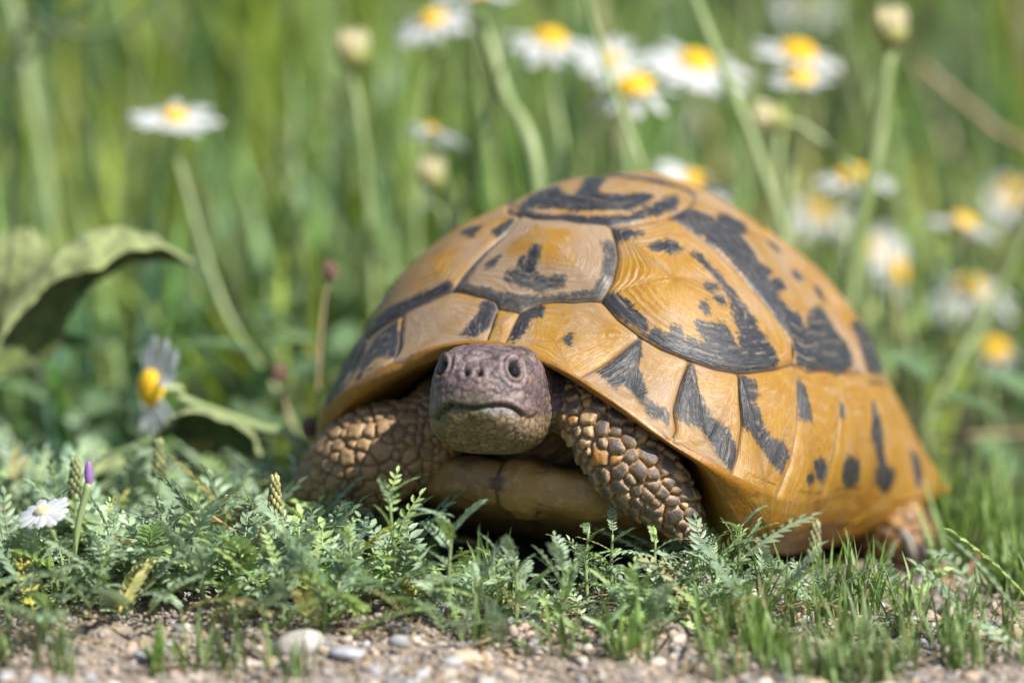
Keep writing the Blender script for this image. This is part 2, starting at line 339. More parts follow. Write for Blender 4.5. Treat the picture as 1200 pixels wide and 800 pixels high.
def skin_like(name, c1, c2, c3, rough=.5, bsc=.0004, sc=1.0):
    m, nt, bs = new_mat(name); pos = geo_pos(nt)
    a = noise(nt, pos, 70*sc, 5); b = noise(nt, pos, 420*sc, 5, .65); c = noise(nt, pos, 1500*sc, 3)
    col = mixc(nt, mapr(nt, a, .35, .68), c1, c2); col = mixc(nt, mapr(nt, b, .52, .72), col, c3)
    nt.links.new(col, bs.inputs['Base Color']); bs.inputs['Roughness'].default_value = rough
    bump(nt, bs, math_(nt, 'ADD', b, math_(nt, 'MULTIPLY', c, .5)), bsc, .7)
    return m
M_BRIDGE = skin_like('bridge_horn', (.25, .105, .007), (.22, .11, .02), (.13, .06, .018), .42, .0003)
M_PLAST = skin_like('plastron_horn', (.33, .19, .055), (.22, .125, .045), (.40, .28, .13), .34, .0007)
_nt = M_PLAST.node_tree; _bs = _nt.nodes['Principled BSDF']; _c = _bs.inputs['Base Color'].links[0].from_socket
_nt.links.new(mixc(_nt, mapr(_nt, attr(_nt, 'groove').outputs['Fac'], .25, .8, 0, .85), _c, (.05, .03, .018)), _bs.inputs['Base Color'])
M_BASE = skin_like('seam_horn', (.10, .065, .04), (.07, .045, .03), (.16, .11, .07), .7)

tort = empty('tortoise', (P['x0'], 0, 0), label='brown and yellow tortoise with dark shell markings facing the camera', cat='tortoise')
TW = np.array([P['x0'], 0, 0])
def tobj(name, V, F, mat, parent=None, smooth=True):
    me = mesh_np(name, np.asarray(V) - TW, F, smooth)
    return obj(name, me, mat, parent or tort)

# base of the carapace and its underside
na, nv = 240, 70
aa, vv = np.meshgrid(np.linspace(-np.pi, np.pi, na, endpoint=False), np.linspace(.004, .99, nv))
X, Y = vv*np.cos(aa), vv*np.sin(aa)
B = t2w(shell(X, Y) - shell_n(X.ravel(), Y.ravel()).reshape(*X.shape, 3)*.12)
carapace = tobj('carapace', B.reshape(-1, 3), [grid_faces(nv, na, True), np.arange(na)[None, :]], M_BASE)

def lerp_line(a, b, n=3): return [list(np.array(a) + (np.array(b) - np.array(a))*i/n) for i in range(1, n)]
def pl(a, v): a = math.radians(a); return [v*math.cos(a), v*math.sin(a)]
def mir(L): return [[x, -y] for x, y in L]
def rimarc(a0, a1, v=1.0, n=14):
    v = np.broadcast_to(v, (n,)) if np.ndim(v) == 0 else np.interp(np.linspace(0, 1, n), [0, .25, 1], v)
    return [pl(a, q) for a, q in zip(np.linspace(a0, a1, n), v)]
LOW = {'M4': (1.0, 1.07, 1.13), 'M5': (1.13, 1.14, 1.14), 'M6': (1.14, 1.14, 1.13), 'M7': (1.13, 1.1, 1.0)}
def rev(L): return L[::-1]
def join(*Ls):
    out = []
    for L in Ls:
        for p in L:
            if not out or math.hypot(p[0] - out[-1][0], p[1] - out[-1][1]) > 1e-3: out.append(list(p))
    if math.hypot(out[0][0] - out[-1][0], out[0][1] - out[-1][1]) < 1e-3: out.pop()
    return out
def ang_of(p): return math.degrees(math.atan2(p[1], p[0]))
S_ = SEAM
# seams of the hidden side and back
g = {}
T = {'67': S_['M67'][0], '78': pl(123, .735), '89': pl(138, .75), '910': pl(150, .755), '1011': pl(161, .76), '11S': pl(170.5, .77)}
Bt = {'67': pl(105, 1), '78': pl(121, 1), '89': pl(136, 1), '910': pl(149, 1), '1011': pl(161, 1), '11S': pl(171, 1)}
V34 = pl(150, .36); V45 = pl(160, .56); V5b = pl(163, .752)
c34t = pl(153, .455); c34b = pl(136, .728)
C2m = join(S_['C2m6'], [S_['C23'][-1]])
V23r = S_['V23'][-1]
SC = {}
SC['V1'] = join(S_['V1fL'], S_['NT'], S_['V1fR'], S_['V1R'], rev(S_['V1b']), rev(S_['V1L']))
SC['V2'] = join(S_['V1b'], S_['V2R'], S_['V2bR'], rev(S_['V23']), rev(S_['V2bL']), rev(S_['V2L']))
SC['V3'] = join(S_['V23'], [pl(122, .30)], [V34], [pl(180, .27)], mir([V34]), mir([pl(122, .30)]))
SC['V4'] = join([V34], [c34t], [V45], [pl(180, .5)], mir([V45]), mir([c34t]), mir([V34]), [pl(180, .27)])
SC['V5'] = join([V45], [V5b], [T['11S']], [pl(180, .78)], mir([T['11S']]), mir([V5b]), mir([V45]), [pl(180, .5)])
SC['N'] = join(S_['NT'], S_['NR'], rev(S_['NL']))
SC['C1'] = join(S_['C1m'], S_['C1m2'], S_['C1m3'], S_['C1m4'], rev(S_['C12']), rev(S_['V2R']), rev(S_['V1R']))
SC['C2'] = join(S_['C12'], S_['C2m5'], S_['C2m6'], rev(S_['C23']), [V23r], rev(S_['V2bR']))
SC['C3'] = join(S_['C23'], [T['67']], [T['78']], [c34b], [pl(146, .6)], [c34t], [V34])
SC['C4'] = join([c34t], [pl(146, .6)], [c34b], [T['89']], [T['910']], [V5b], [V45])
SC['C1L'] = join(rev(S_['C1Lm']), S_['V1L'], S_['V2L'], mir(S_['C12']), mir(rev(S_['C1m4'])), mir(rev(S_['C1m3']))[:-1], rev(S_['C1Lm2']))
SC['C2L'] = mir(SC['C2']); SC['C3L'] = mir(SC['C3']); SC['C4L'] = mir(SC['C4'])
aN = ang_of(S_['NR'][-1])
SC['M1'] = join(S_['NR'], rimarc(aN, 17.6), rev(S_['M12']), rev(S_['C1m']), rev(S_['V1fR']))
SC['M2'] = join(S_['M12'], rimarc(17.6, 34.5), rev(S_['M23']), rev(S_['C1m2']))
SC['M3'] = join(S_['M23'], rimarc(34.5, 45.8), rev(S_['M34']), rev(S_['C1m3']))
SC['M4'] = join(S_['M34'], rimarc(45.8, 57.5, LOW['M4'])[:], rev(S_['M45']), rev(S_['C1m4']))
SC['M5'] = join(S_['M45'], rimarc(57.5, 77, LOW['M5'])[:], rev(S_['M56']), rev(S_['C2m5']))
SC['M6'] = join(S_['M56'], rimarc(77, 105, LOW['M6'])[:], rev(S_['M67']), [S_['C23'][-1]], rev(S_['C2m6']))
SC['M7'] = join(S_['M67'], rimarc(105, 121, LOW['M7']), lerp_line(Bt['78'], T['78']), [T['78']])
ks = ['78', '89', '910', '1011', '11S']
for i in range(4):
    a0, a1 = ang_of(Bt[ks[i]]), ang_of(Bt[ks[i + 1]])
    top = [T[ks[i + 1]]] + ([V5b] if i == 2 else [c34b] if i == 0 else []) + [T[ks[i]]]
    SC['M%d' % (8 + i)] = join(lerp_line(T[ks[i]], Bt[ks[i]]), rimarc(a0, a1), lerp_line(Bt[ks[i + 1]], T[ks[i + 1]]), top)
SC['S'] = join([T['11S']], lerp_line(T['11S'], Bt['11S']), rimarc(171, 189), mir(lerp_line(Bt['11S'], T['11S'])), mir([T['11S']]), [pl(180, .78)])
aNl = ang_of(S_['NL'][-1])
SC['M1L'] = join(S_['NL'], rimarc(aNl, -20), rev(S_['M12L']), rev(S_['C1Lm']), S_['V1fL'])
SC['M2L'] = join(S_['M12L'], rimarc(-20, -33), rev(S_['M23L']), rev(S_['C1Lm2']))
SC['M3L'] = join(S_['M23L'], rimarc(-33, -45.8), mir(rev(S_['M34'])), mir(rev(S_['C1m3']))[:-1], [S_['C1Lm2'][-1]])
for i in range(4, 12): SC['M%dL' % i] = mir(SC['M%d' % i])
fine_set = {'V1', 'V2', 'C1', 'C2', 'C1L', 'M1', 'M2', 'M3', 'M4', 'M5', 'M6', 'M7', 'M1L', 'M2L', 'M3L', 'N', 'V3', 'C3', 'M8'}
FOC = {'V1': (.60, .0), 'C1': (.47, .33), 'C2': (.0, .36)}
noise_ph = rng.uniform(0, 6.28, (60, 12))
for idx, (nm, poly) in enumerate(SC.items()):
    fine = nm in fine_set
    poly = np.array(poly)
    area = .5*np.sum(poly[:, 0]*np.roll(poly[:, 1], -1) - np.roll(poly[:, 0], -1)*poly[:, 1])
    if area < 0: poly = poly[::-1]
    # slightly smoothed, evenly sampled outline
    dense = []
    for a, b in zip(poly, np.roll(poly, -1, 0)):
        for t in np.linspace(0, 1, 12, endpoint=False): dense.append(a + (b - a)*t)
    dense = np.array(dense)
    for _ in range(3):
        sm = .25*np.roll(dense, 1, 0) + .5*dense + .25*np.roll(dense, -1, 0)
        onrim = np.hypot(dense[:, 0], dense[:, 1]) > .985
        dense = np.where(onrim[:, None], dense, sm)
    W3 = shell(dense[:, 0], dense[:, 1]); seg = np.linalg.norm(np.roll(W3, -1, 0) - W3, axis=1)
    cum = np.concatenate([[0], np.cumsum(seg)]); per = cum[-1]
    nb = int(max(24, per/(.06 if fine else .16)))
    u = np.linspace(0, per, nb, endpoint=False)
    dd = np.vstack([dense, dense[:1]])
    bx = np.interp(u, cum, dd[:, 0]); by = np.interp(u, cum, dd[:, 1])
    cen = dense.mean(0)
    if nm[0] == 'M' or nm in 'NS': cen = cen*.45 + .55*cen/np.hypot(*cen)*(np.hypot(*cen) + (.02))
    side = -1 if nm.endswith('L') else 1
    key = nm.rstrip('L') if len(nm) > 1 else nm
    foc = np.array(FOC[key])*np.array([1, side]) if key in FOC else cen
    rlen = np.mean(np.linalg.norm(W3 - shell(foc[:1], foc[1:]), axis=1))
    nk = int(max(8, rlen/(.05 if fine else .14)))
    kk = np.concatenate([[0, .008, .02, .035], np.linspace(.055, 1, nk)])
    K, J = np.meshgrid(kk, np.arange(nb), indexing='ij')
    PX = foc[0] + (bx[None, :] - foc[0])*(1 - K); PY = foc[1] + (by[None, :] - foc[1])*(1 - K)
    S3 = shell(PX, PY); nn = shell_n(PX.ravel(), PY.ravel()).reshape(*PX.shape, 3)
    dist = np.linalg.norm(S3[:1] - S3, axis=-1)             # cm from the seam along the spoke
    tot = dist[-1:]
    a_cm = np.broadcast_to(u[None, :], PX.shape)
    wob = .10*np.sin(a_cm*1.3 + noise_ph[idx, 0]) + .07*np.sin(a_cm*3.1 + noise_ph[idx, 1]) + .05*np.sin(a_cm*7.3 + noise_ph[idx, 2])
    big = key[0] in 'VC'
    h = -.11*np.exp(-dist/.06) + (.09 if big else .035)*sst(K, 0, .75)
    # raised lip beside the seam, growth rings
    per_ring = .17 if big else .15
    ph = (dist + wob*.2*np.clip(dist, 0, 1))/per_ring
    saw = ph - np.floor(ph); saw = np.where(saw < .8, saw/.8, (1 - saw)/.2)
    fade = sst(dist, .08, .3)*(1 - sst(K, .55, .8))
    h = h + .020*(saw - .5)*fade
    h = h + .015*np.sin(PX*31 + noise_ph[idx, 3])*np.sin(PY*29 + noise_ph[idx, 4])*sst(dist, 0, .4)
    if key == 'V1': h = h + .10*np.exp(-((PX - .60)/.10)**2 - ((PY - .0)/.09)**2)
    # no wall above the rim
    h = np.where(np.hypot(PX, PY) > .97, np.minimum(h, .015), h)
    Vw = t2w(S3 + nn*h[..., None])
    F = grid_faces(len(kk), nb, True)
    me = mesh_np('scute', Vw.reshape(-1, 3) - TW, F)
    q = np.stack([PX.ravel(), PY.ravel()], -1)
    own = nm in DARK
    q2 = q if (own or side > 0) else q*np.array([1, -1])
    dk = np.full(len(q), -3.)
    for pg in DARK.get(nm if own else key, []): dk = np.maximum(dk, np.clip(sd_poly(q2, pg)*7.5, -3, 3))
    if key in ('C4', 'V4', 'V5', 'C3') and not own:
        dk = np.maximum(dk, .5 - dist.ravel()*1.2)
    gl = np.where(ph - np.floor(ph) > .72, 1., 0.)*fade*sst(np.sin(a_cm*2.1 + np.floor(ph)*2.3 + noise_ph[idx, 5]) + .6*np.sin(a_cm*5.3 + np.floor(ph)*4.1), -.5, .7)
    fattr(me, 'gl', gl); fattr(me, 'dark', dk); fattr(me, 'ring', dist); fattr(me, 'ang', a_cm)
    fattr(me, 'sid', np.full(len(q), idx*3.7))
    du = {'V2': .05, 'M1L': .12, 'M1': .0, 'M2': .08, 'M3': .02, 'C1': -.04, 'V1': .04, 'C2': .04, 'C1L': .0, 'M2L': .12, 'M3L': .1}.get(nm, -.12 if key[0] == 'M' else 0)
    dustv = np.full(PX.shape, du)
    if key == 'V1': dustv = dustv + .25*(1 - sst(K, .25, .75)) - .15*sst(K, .4, .8)
    fattr(me, 'dust', dustv)
    o = obj('scute', me, M_SCUTE, carapace)
    if nm == 'N': o['label'] = 'narrow scute at the front edge above the head'
    if nm == 'V1': o['label'] = 'first scute of the back with a dark notch in its yellow centre'

# underside of the rim and the bridge to the belly
na, nv = 300, 26
aa, vv = np.meshgrid(np.linspace(-np.pi, np.pi, na, endpoint=False), np.linspace(.992, 1.4, nv))
Xb, Yb = vv*np.cos(aa), vv*np.sin(aa)
Sb = shell(Xb, Yb)
rr = np.hypot(Sb[..., 0], Sb[..., 1])
adeg = np.degrees(aa); gro = np.zeros_like(rr)
for b0 in (17.6, 34.5, 45.8, 57.5, 77, 105, 121, 136, 149, 161, 171):
    for sgn in (1, -1): gro = np.maximum(gro, np.exp(-((adeg - sgn*(b0 + (vv - 1)*-8))/.9)**2))
gro = np.maximum(gro, np.exp(-((vv - 1.24 - .01*np.sin(adeg*.3))/.012)**2)*sst(np.abs(adeg), 50, 56)*(1 - sst(np.abs(adeg), 112, 120)))
Sb[..., 2] += .05*gro*0; Sb[..., 0] *= 1 - .07*gro/np.maximum(rr, 1); Sb[..., 1] *= 1 - .07*gro/np.maximum(rr, 1)
lump = .04*np.sin(aa*13)*np.sin(vv*30)
Sb[..., 0] *= 1 + lump/rr; Sb[..., 1] *= 1 + lump/rr
tobj('bridge', t2w(Sb).reshape(-1, 3), grid_faces(nv, na, True), M_BRIDGE)

# plastron: flat belly shield whose front lobe shows under the head
ss = np.linspace(-5.6, 6.3, 120); th = np.linspace(0, 2*np.pi, 96, endpoint=False)
wid = np.interp(ss, [-5.6, -5.3, -4.5, -3.2, -2.2, 0, 2.2, 3.2, 4.4, 5.2, 5.8, 6.15, 6.3], [.4, 1.5, 2.6, 3.4, 4.3, 4.6, 4.3, 3.3, 3.0, 2.75, 2.2, 1.3, .45])
zc = 1.40 + .95*sst(ss, 1.5, 6.3)
hh = np.interp(ss, [-5.6, -5, 0, 4, 5.4, 6.1, 6.3], [.15, .3, .4, .55, .62, .45, .15])
Tt = wid[:, None]*np.sign(np.cos(th))*np.abs(np.cos(th))**.8
Hz = zc[:, None] + hh[:, None]*np.sign(np.sin(th))*np.abs(np.sin(th))**.42
Sx = np.broadcast_to(ss[:, None], Tt.shape)
gr = np.exp(-((Tt + .06*np.sin(Sx*3))/.06)**2)
gul = np.abs(np.abs(Tt) - (1.25 - (6.3 - Sx)*.75)); gr = np.maximum(gr, np.exp(-(gul/.05)**2)*(Sx > 4.6))
gr = np.maximum(gr, np.exp(-((Sx - 3.0 + .2*np.abs(Tt))/.05)**2))
ctr = np.stack([Sx*.98, Tt*.9, np.broadcast_to(zc[:, None], Tt.shape)], -1)
Sp = np.stack([Sx, Tt, Hz], -1)
dv = Sp - ctr; dv /= np.linalg.norm(dv, axis=-1, keepdims=True) + 1e-6
Sp = Sp + dv*(-.06*gr + .10*sst(gul, .9, .1)*0 + .16*np.exp(-((Tt - .45)/.42)**4 - ((Sx - 5.9)/.5)**4) + .03*np.sin(Sx*5)*np.sin(Tt*4))[..., None]
tobj('plastron', t2w(Sp).reshape(-1, 3), [grid_faces(120, 96, True), np.arange(96)[None, :], 119*96 + np.arange(96)[None, :]], M_PLAST)
fattr(bpy.data.objects['plastron'].data, 'groove', gr)
# ================================================================== tortoise body
def uvs(n=14, m=20):
    th = np.linspace(0, np.pi, n); ph = np.linspace(0, 2*np.pi, m, endpoint=False)
    V = [[0, 0, 1]]
    for t in th[1:-1]: V += [[math.sin(t)*math.cos(p), math.sin(t)*math.sin(p), math.cos(t)] for p in ph]
    V.append([0, 0, -1]); V = np.array(V); k = len(V) - 1
    F4 = grid_faces(n - 2, m, True) + 1
    F3 = [[0, 1 + j, 1 + (j + 1) % m] for j in range(m)] + [[k, 1 + (n - 3)*m + (j + 1) % m, 1 + (n - 3)*m + j] for j in range(m)]
    return V, F4[:, ::-1], np.array(F3)
UV, UF4, UF3 = uvs()
def chain(mb, pts, rad, n=22, flat=None):
    P3 = bez(pts, n); R3 = bez(np.stack([rad]*3, -1), n)[:, 0]
    for p, r in zip(P3, R3):
        V = UV*r
        if flat is not None:
            ax, k = flat; V = V - np.outer(V@ax, ax)*(1 - k)
        mb.add(V + p, [UF4, UF3])
    return P3, R3
def tp(s, t, h): return t2w(np.array([s, t, h], float))

HC = at(574, 468, -6.15)                     # head centre
yaw = math.radians(13); tilt = math.radians(5)
hf = np.array([-math.sin(yaw)*math.cos(tilt), -math.cos(yaw)*math.cos(tilt), math.sin(tilt)])
hl = np.array([math.cos(yaw), -math.sin(yaw), 0]); hu = np.cross(hl, hf); hu = hu if hu[2] > 0 else -hu
def hp(f, l, u): return HC + f*hf + l*hl + u*hu
mb = MB()
# head: lofted sections
st = np.array([[-2.1, .85, .80, -.05], [-1.7, 1.12, 1.02, -.02], [-1.0, 1.36, 1.2, 0], [-.3, 1.38, 1.22, 0], [.4, 1.30, 1.20, -.02], [.95, 1.16, 1.16, -.02], [1.25, 1.02, 1.08, -.03], [1.42, .84, .92, -.03], [1.54, .56, .64, .0], [1.58, .2, .25, .04]])
fs = np.linspace(-2.1, 1.58, 40)
sec = np.stack([np.interp(fs, st[:, 0], st[:, k]) for k in (1, 2, 3)], -1)
for _ in range(3): sec[1:-1] = .25*sec[:-2] + .5*sec[1:-1] + .25*sec[2:]
th = np.linspace(0, 2*np.pi, 40, endpoint=False); ex = 2/3.8
Vh = []
for f, (wd, hg, uo) in zip(fs, sec):
    for a in th:
        l = wd*math.copysign(abs(math.cos(a))**ex, math.cos(a)); u = hg*math.copysign(abs(math.sin(a))**ex, math.sin(a))
        # lower jaw: narrower and set back
        if u < -.35: l *= 1 - .12*min(1, (-.35 - u)/.8); ff = f - .34*max(0, f + .3)*min(1, (-.35 - u)/.75)
        else: ff = f - .10*max(0, f)*max(0, (u - .35)/.8)
        if u > .2: l *= 1 - .10*min(1, (u - .2)/.9)
        Vh.append(hp(ff, l, u + uo))
mb.add(np.array(Vh), [grid_faces(40, 40, True), np.arange(40)[None, ::-1], 39*40 + np.arange(40)[None, :]])
# neck
nk0 = tp(2.2, .2, 4.0)
NECK = chain(mb, [hp(-1.2, 0, -.05), hp(-2.4, .12, -.1), nk0*.5 + hp(-2.6, .2, -.1)*.5, nk0], [1.02, 1.18, 1.3, 1.3], 18)
# fore legs
RL = chain(mb, [tp(3.2, 2.6, 4.0), at(664, 470, -4.6), at(688, 490, -6.0), at(734, 540, -6.25), at(776, 580, -6.0), at(802, 608, -5.7)], [.9, .78, .66, .90, .72, .44], 34)
LL = chain(mb, [tp(3.2, -2.6, 4.0), at(525, 480, -2.8), at(494, 512, -3.5), at(437, 535, -3.1), at(393, 568, -2.5), at(366, 602, -2.1)], [.9, .85, .92, 1.15, .92, .66], 34)
# trunk and hind legs (in the shade behind the plastron)
chain(mb, [tp(3.3, 0, 3.6), tp(0, 0, 3.4), tp(-4.5, 0, 3.2)], [1.7, 1.6, 1.5], 14)
chain(mb, [tp(3.2, 2.6, 4), tp(3, 0, 3.7), tp(3.2, -2.6, 4)], [1.0, 1.3, 1.0], 12)
HFoot = at(1068, 664, .6)
RH = chain(mb, [tp(-4, 1, 3.2), tp(-4.6, 3.2, 2.5), at(1046, 616, .8), at(1064, 640, .5), HFoot], [1.3, 1.2, .85, .62, .5], 22)
LHf = tp(-4.6, -4.4, 0); LHf[2] = .7
LH = chain(mb, [tp(-4, -1, 3.2), tp(-4.8, -3.4, 2.4), LHf + [0, 0, .8], LHf], [1.3, 1.2, .9, .8], 18)
chain(mb, [tp(-4.5, 0, 3), tp(-6.2, 0, 2.4), tp(-7.2, .1, 1.6)], [.8, .5, .2], 10)
me0 = mb.mesh('body_rough'); tmp = obj('body_rough', me0)
md = tmp.modifiers.new('r', 'REMESH'); md.mode = 'VOXEL'; md.voxel_size = .085*CM; md.use_smooth_shade = True
md = tmp.modifiers.new('s', 'SMOOTH'); md.factor = .5; md.iterations = 5
md = tmp.modifiers.new('u', 'SUBSURF'); md.levels = 1; md.render_levels = 1
dg = bpy.context.evaluated_depsgraph_get(); ev = tmp.evaluated_get(dg)
meB = bpy.data.meshes.new_from_object(ev); bpy.data.objects.remove(tmp); bpy.data.meshes.remove(me0)
meB.name = 'body'
for a in list(meB.attributes):
    if a.name not in ('position', '.edge_verts', '.corner_vert', '.corner_edge') and not a.is_required: 
        try: meB.attributes.remove(a)
        except Exception: pass
nV = len(meB.vertices)
co = np.empty(nV*3, np.float32); meB.vertices.foreach_get('co', co); co = co.reshape(-1, 3).astype(float)/CM
no = np.empty(nV*3, np.float32); meB.vertices.foreach_get('normal', no); no = no.reshape(-1, 3).astype(float)
lt = np.array([len(p.vertices) for p in meB.polygons[:1]])
bm_ = bmesh.new(); bm_.from_mesh(meB); bvh = BVHTree.FromBMesh(bm_); bm_.free()
def hit(px, py):
    d = ray(px, py)
    r = bvh.ray_cast(Vector(CAMP*CM), Vector(d))
    return np.array(r[0])/CM if r[0] is not None else None
def near(ch):
    P3, R3 = ch; best = np.full(nV, 99.); par = np.zeros(nV)
    for i, (p, r) in enumerate(zip(P3, R3)):
        d = np.linalg.norm(co - p, axis=1) - r; m = d < best; best[m] = d[m]; par[m] = i/(len(P3) - 1)
    return best, par
rel = co - HC
F_, L_, U_ = rel@hf, rel@hl, rel@hu
dR, pR = near(RL); dL_, pL = near(LL); dN, pN = near(NECK); dRH, pRH = near(RH)
isH = (F_ > -1.5) & (F_ < 2) & (np.abs(L_) < 1.6) & (np.abs(U_) < 1.5)
D4 = np.stack([np.where(isH, -.25, 9), dR, dL_, dRH, dN], -1); reg = D4.argmin(-1); reg[(D4.min(-1) > .35)] = 5
# spacing of the scales
spc = np.full(nV, 9.)
front = sst(F_, .2, 1.1); topm = sst(U_, .55, .9)
spc[reg == 0] = (.15 + .25*topm*(1 - front*.3) + .03*(U_ < -.3))[reg == 0]
spc[reg == 1] = (.15 + .22*sst(pR, .25, .5) - .06*sst(pR, .85, 1))[reg == 1]
spc[reg == 2] = (.16 + .19*sst(pL, .25, .55) - .06*sst(pL, .85, 1))[reg == 2]
spc[reg == 3] = .36; spc[reg == 4] = .22
cand = rng.permutation(np.where(spc < 5)[0])[:26000]
acc = np.empty((4000, 3)); ar = np.empty(4000); ai = np.empty(4000, int); n_ = 0
for i in cand:
    r = spc[i]*(.62 + .75*((i*7919) % 97)/97)
    if n_ and (((acc[:n_] - co[i])**2).sum(1) < (np.minimum(ar[:n_], r)*.5 + .5*r)**2*.96).any(): continue
    acc[n_] = co[i]; ar[n_] = r; ai[n_] = i; n_ += 1
    if n_ >= 4000: break
acc = acc[:n_]; ar = ar[:n_]; ai = ai[:n_]
kd = kdtree.KDTree(n_)
for i in range(n_): kd.insert(acc[i], i)
kd.balance()
seedhue = rng.uniform(0, 1, n_); seedhue2 = rng.uniform(0, 1, n_)
cell = np.full(nV, -1); bd = np.zeros(nV); rr_ = np.ones(nV)
for i in np.where(spc < 5)[0]:
    k = kd.find_n(co[i], 5); c = []
    for p, j, d in k: c.append((d/ar[j], j, d))
    c.sort(); j = c[0][1]; cell[i] = j
    bd[i] = (c[1][0] - c[0][0])*.5; rr_[i] = ar[j]
ok = cell >= 0
b01 = sst(bd, .0, .16)
dome = np.where(ok, (1 - (1 - np.clip(bd/.42, 0, 1))**2), 0)
amp = np.zeros(nV)
amp[reg == 0] = .016 + .020*topm[reg == 0]
amp[reg == 1] = .05 + .085*sst(pR[reg == 1], .15, .5); amp[reg == 2] = .05 + .07*sst(pL[reg == 2], .2, .5)
amp[reg == 3] = .09; amp[reg == 4] = .03
disp = amp*(dome*.42 + b01*.75 - .6)*ok
# scales lean outwards towards the foot
cl = np.where(ok, cell, 0)
axR = (RL[0][-1] - RL[0][12]); axR /= np.linalg.norm(axR); axL = (LL[0][-1] - LL[0][12]); axL /= np.linalg.norm(axL)
lean = ((co - acc[cl])@axR)*(reg == 1)*.30 + ((co - acc[cl])@axL)*(reg == 2)*.16
disp += np.clip(lean, -.06, .10)*b01*sst(np.where(reg == 1, pR, pL), .2, .5)
disp += .010*np.sin(co[:, 0]*23)*np.sin(co[:, 1]*27 + 1)*np.sin(co[:, 2]*25 + 2)
# --- face
def pline(Q, pts):
    d = np.full(len(Q), 9.)
    for a, b in zip(pts[:-1], pts[1:]):
        e = b - a; t = np.clip(((Q - a)@e)/(e@e + 1e-9), 0, 1); d = np.minimum(d, np.linalg.norm(Q - a - t[:, None]*e, axis=1))
    return d
def hits(L): return np.array([p for p in (hit(x, y) for x, y in L) if p is not None])
hd = reg == 0
mouth = hits([(511, 491), (520, 479), (528, 474), (540, 476), (554, 478), (566, 477), (579, 475), (590, 475), (600, 477), (608, 482), (614, 487)])
dm = pline(co, mouth)
mU = np.interp(L_, (mouth - HC)@hl, (mouth - HC)@hu)
disp = np.where(hd, disp*(1 - .5*np.exp(-(dm/.15)**2)) - .11*np.exp(-(dm/.035)**2), disp)
below = hd & (U_ < mU)
disp += np.where(below, -.05*np.exp(-((U_ - mU)/.25)**2)*sst(F_, .3, .9), 0)       # upper beak overhangs
disp += np.where(hd & (U_ >= mU), .035*np.exp(-((U_ - mU - .1)/.1)**2)*sst(F_, .3, .9), 0)
eyeR = hit(603, 433)
eR = eyeR - HC; eL_ = HC + hf*(eR@hf) - hl*(eR@hl) + hu*(eR@hu)
qn = int(((co - eL_)**2).sum(1).argmin()); eyeL = co[qn]; nL = no[qn]
qn = int(((co - eyeR)**2).sum(1).argmin()); nR = no[qn]
eyes = []
for ec, en, sg in ((eyeR, nR, 1), (eyeL, nL, -1)):
    t1 = np.cross(hu, en); t1 /= np.linalg.norm(t1); t2 = np.cross(en, t1)
    d = co - ec; x = d@t1; y = d@t2; x2 = x + .35*y*sg*0
    rr = np.sqrt((x/.9)**2 + (y/1.12)**2)*1.42; m = hd & (np.abs(d@en) < .6)
    disp = np.where(m & (rr < .62), disp*sst(rr, .35, .62), disp)
    disp += np.where(m, -.17*(1 - sst(rr, .13, .26)) + .045*np.exp(-((rr - .31)/.055)**2) - .025*np.exp(-((rr - .42)/.04)**2) + .03*np.exp(-((rr - .52)/.05)**2) + .13*np.exp(-(x/.34)**2 - ((y - .26)/.13)**2), 0)
    eyes.append((ec, en, t1, t2))
nost = hits([(546.5, 438), (561, 438.5)])
for q in nost:
    d = np.linalg.norm(co - q, axis=1); disp += np.where(hd, -.16*np.exp(-(d/.065)**2) + .015*np.exp(-((d - .14)/.06)**2), 0)
# brow, snout and cheek modelling
disp += np.where(hd, .05*np.exp(-((np.linalg.norm(co - (eyeR + hu*.42), axis=1))/.3)**2) + .05*np.exp(-((np.linalg.norm(co - (eyeL + hu*.42), axis=1))/.3)**2), 0)
disp += np.where(hd, .06*np.exp(-((L_/.45)**2 + ((U_ - .55)/.3)**2))*sst(F_, .8, 1.3), 0)
for sx in (1, -1): disp += np.where(hd, .07*np.exp(-(((L_ - sx*1.05)/.35)**2 + ((U_ + .62)/.25)**2 + ((F_ - .3)/.6)**2)), 0)
# folds of the neck
nf = (reg == 4)
disp += np.where(nf, .05*np.sin(pN*40 + L_*1.5), 0)
co2 = co + no*disp[:, None]
# --- pigment
h1 = np.where(ok, seedhue[cl], .5)[:, None]; h2 = np.where(ok, seedhue2[cl], .5)[:, None]
def C(*c): return np.array(c)[None, :]
col = np.broadcast_to(C(.20, .13, .07), (nV, 3)).copy()
def lerp(a, b, t): return a + (b - a)*t
# head: purplish grey plates, rosy buff snout, olive jaw
headc = lerp(C(.13, .11, .125), C(.29, .235, .245), h1)
headc = lerp(headc, C(.33, .25, .22), (.75*np.exp(-(((L_ - .15)/.5)**2 + ((U_ - .25)/.4)**2))*sst(F_, .5, 1.1))[:, None]*(.5 + .5*h2))
headc = lerp(headc, C(.42, .27, .08), ((h2[:, 0] > .8)*sst(L_, .6, 1.0)*(U_ > -.5))[:, None]*.6)
jaw = lerp(C(.21, .17, .06), C(.38, .30, .12), h1)
headc = lerp(headc, jaw, sst(mU - U_, -.02, .12)[:, None])
headc = lerp(headc, C(.30, .25, .17), (np.exp(-(((L_ - 1.0)/.5)**2 + ((U_ + .5)/.35)**2)))[:, None]*.8)
headc = lerp(headc, C(.09, .13, .035), (np.exp(-(dm/.24)**2)*.9*(L_ < .4))[:, None])
lip = hits([(572, 481), (585, 480), (597, 483)]); dl = pline(co, lip)
headc = lerp(headc, C(.30, .34, .33), (np.exp(-(dl/.13)**2)*below)[:, None]*.9)
headc = lerp(headc, C(.05, .035, .03), (np.exp(-(dm/.035)**2))[:, None]*.9)
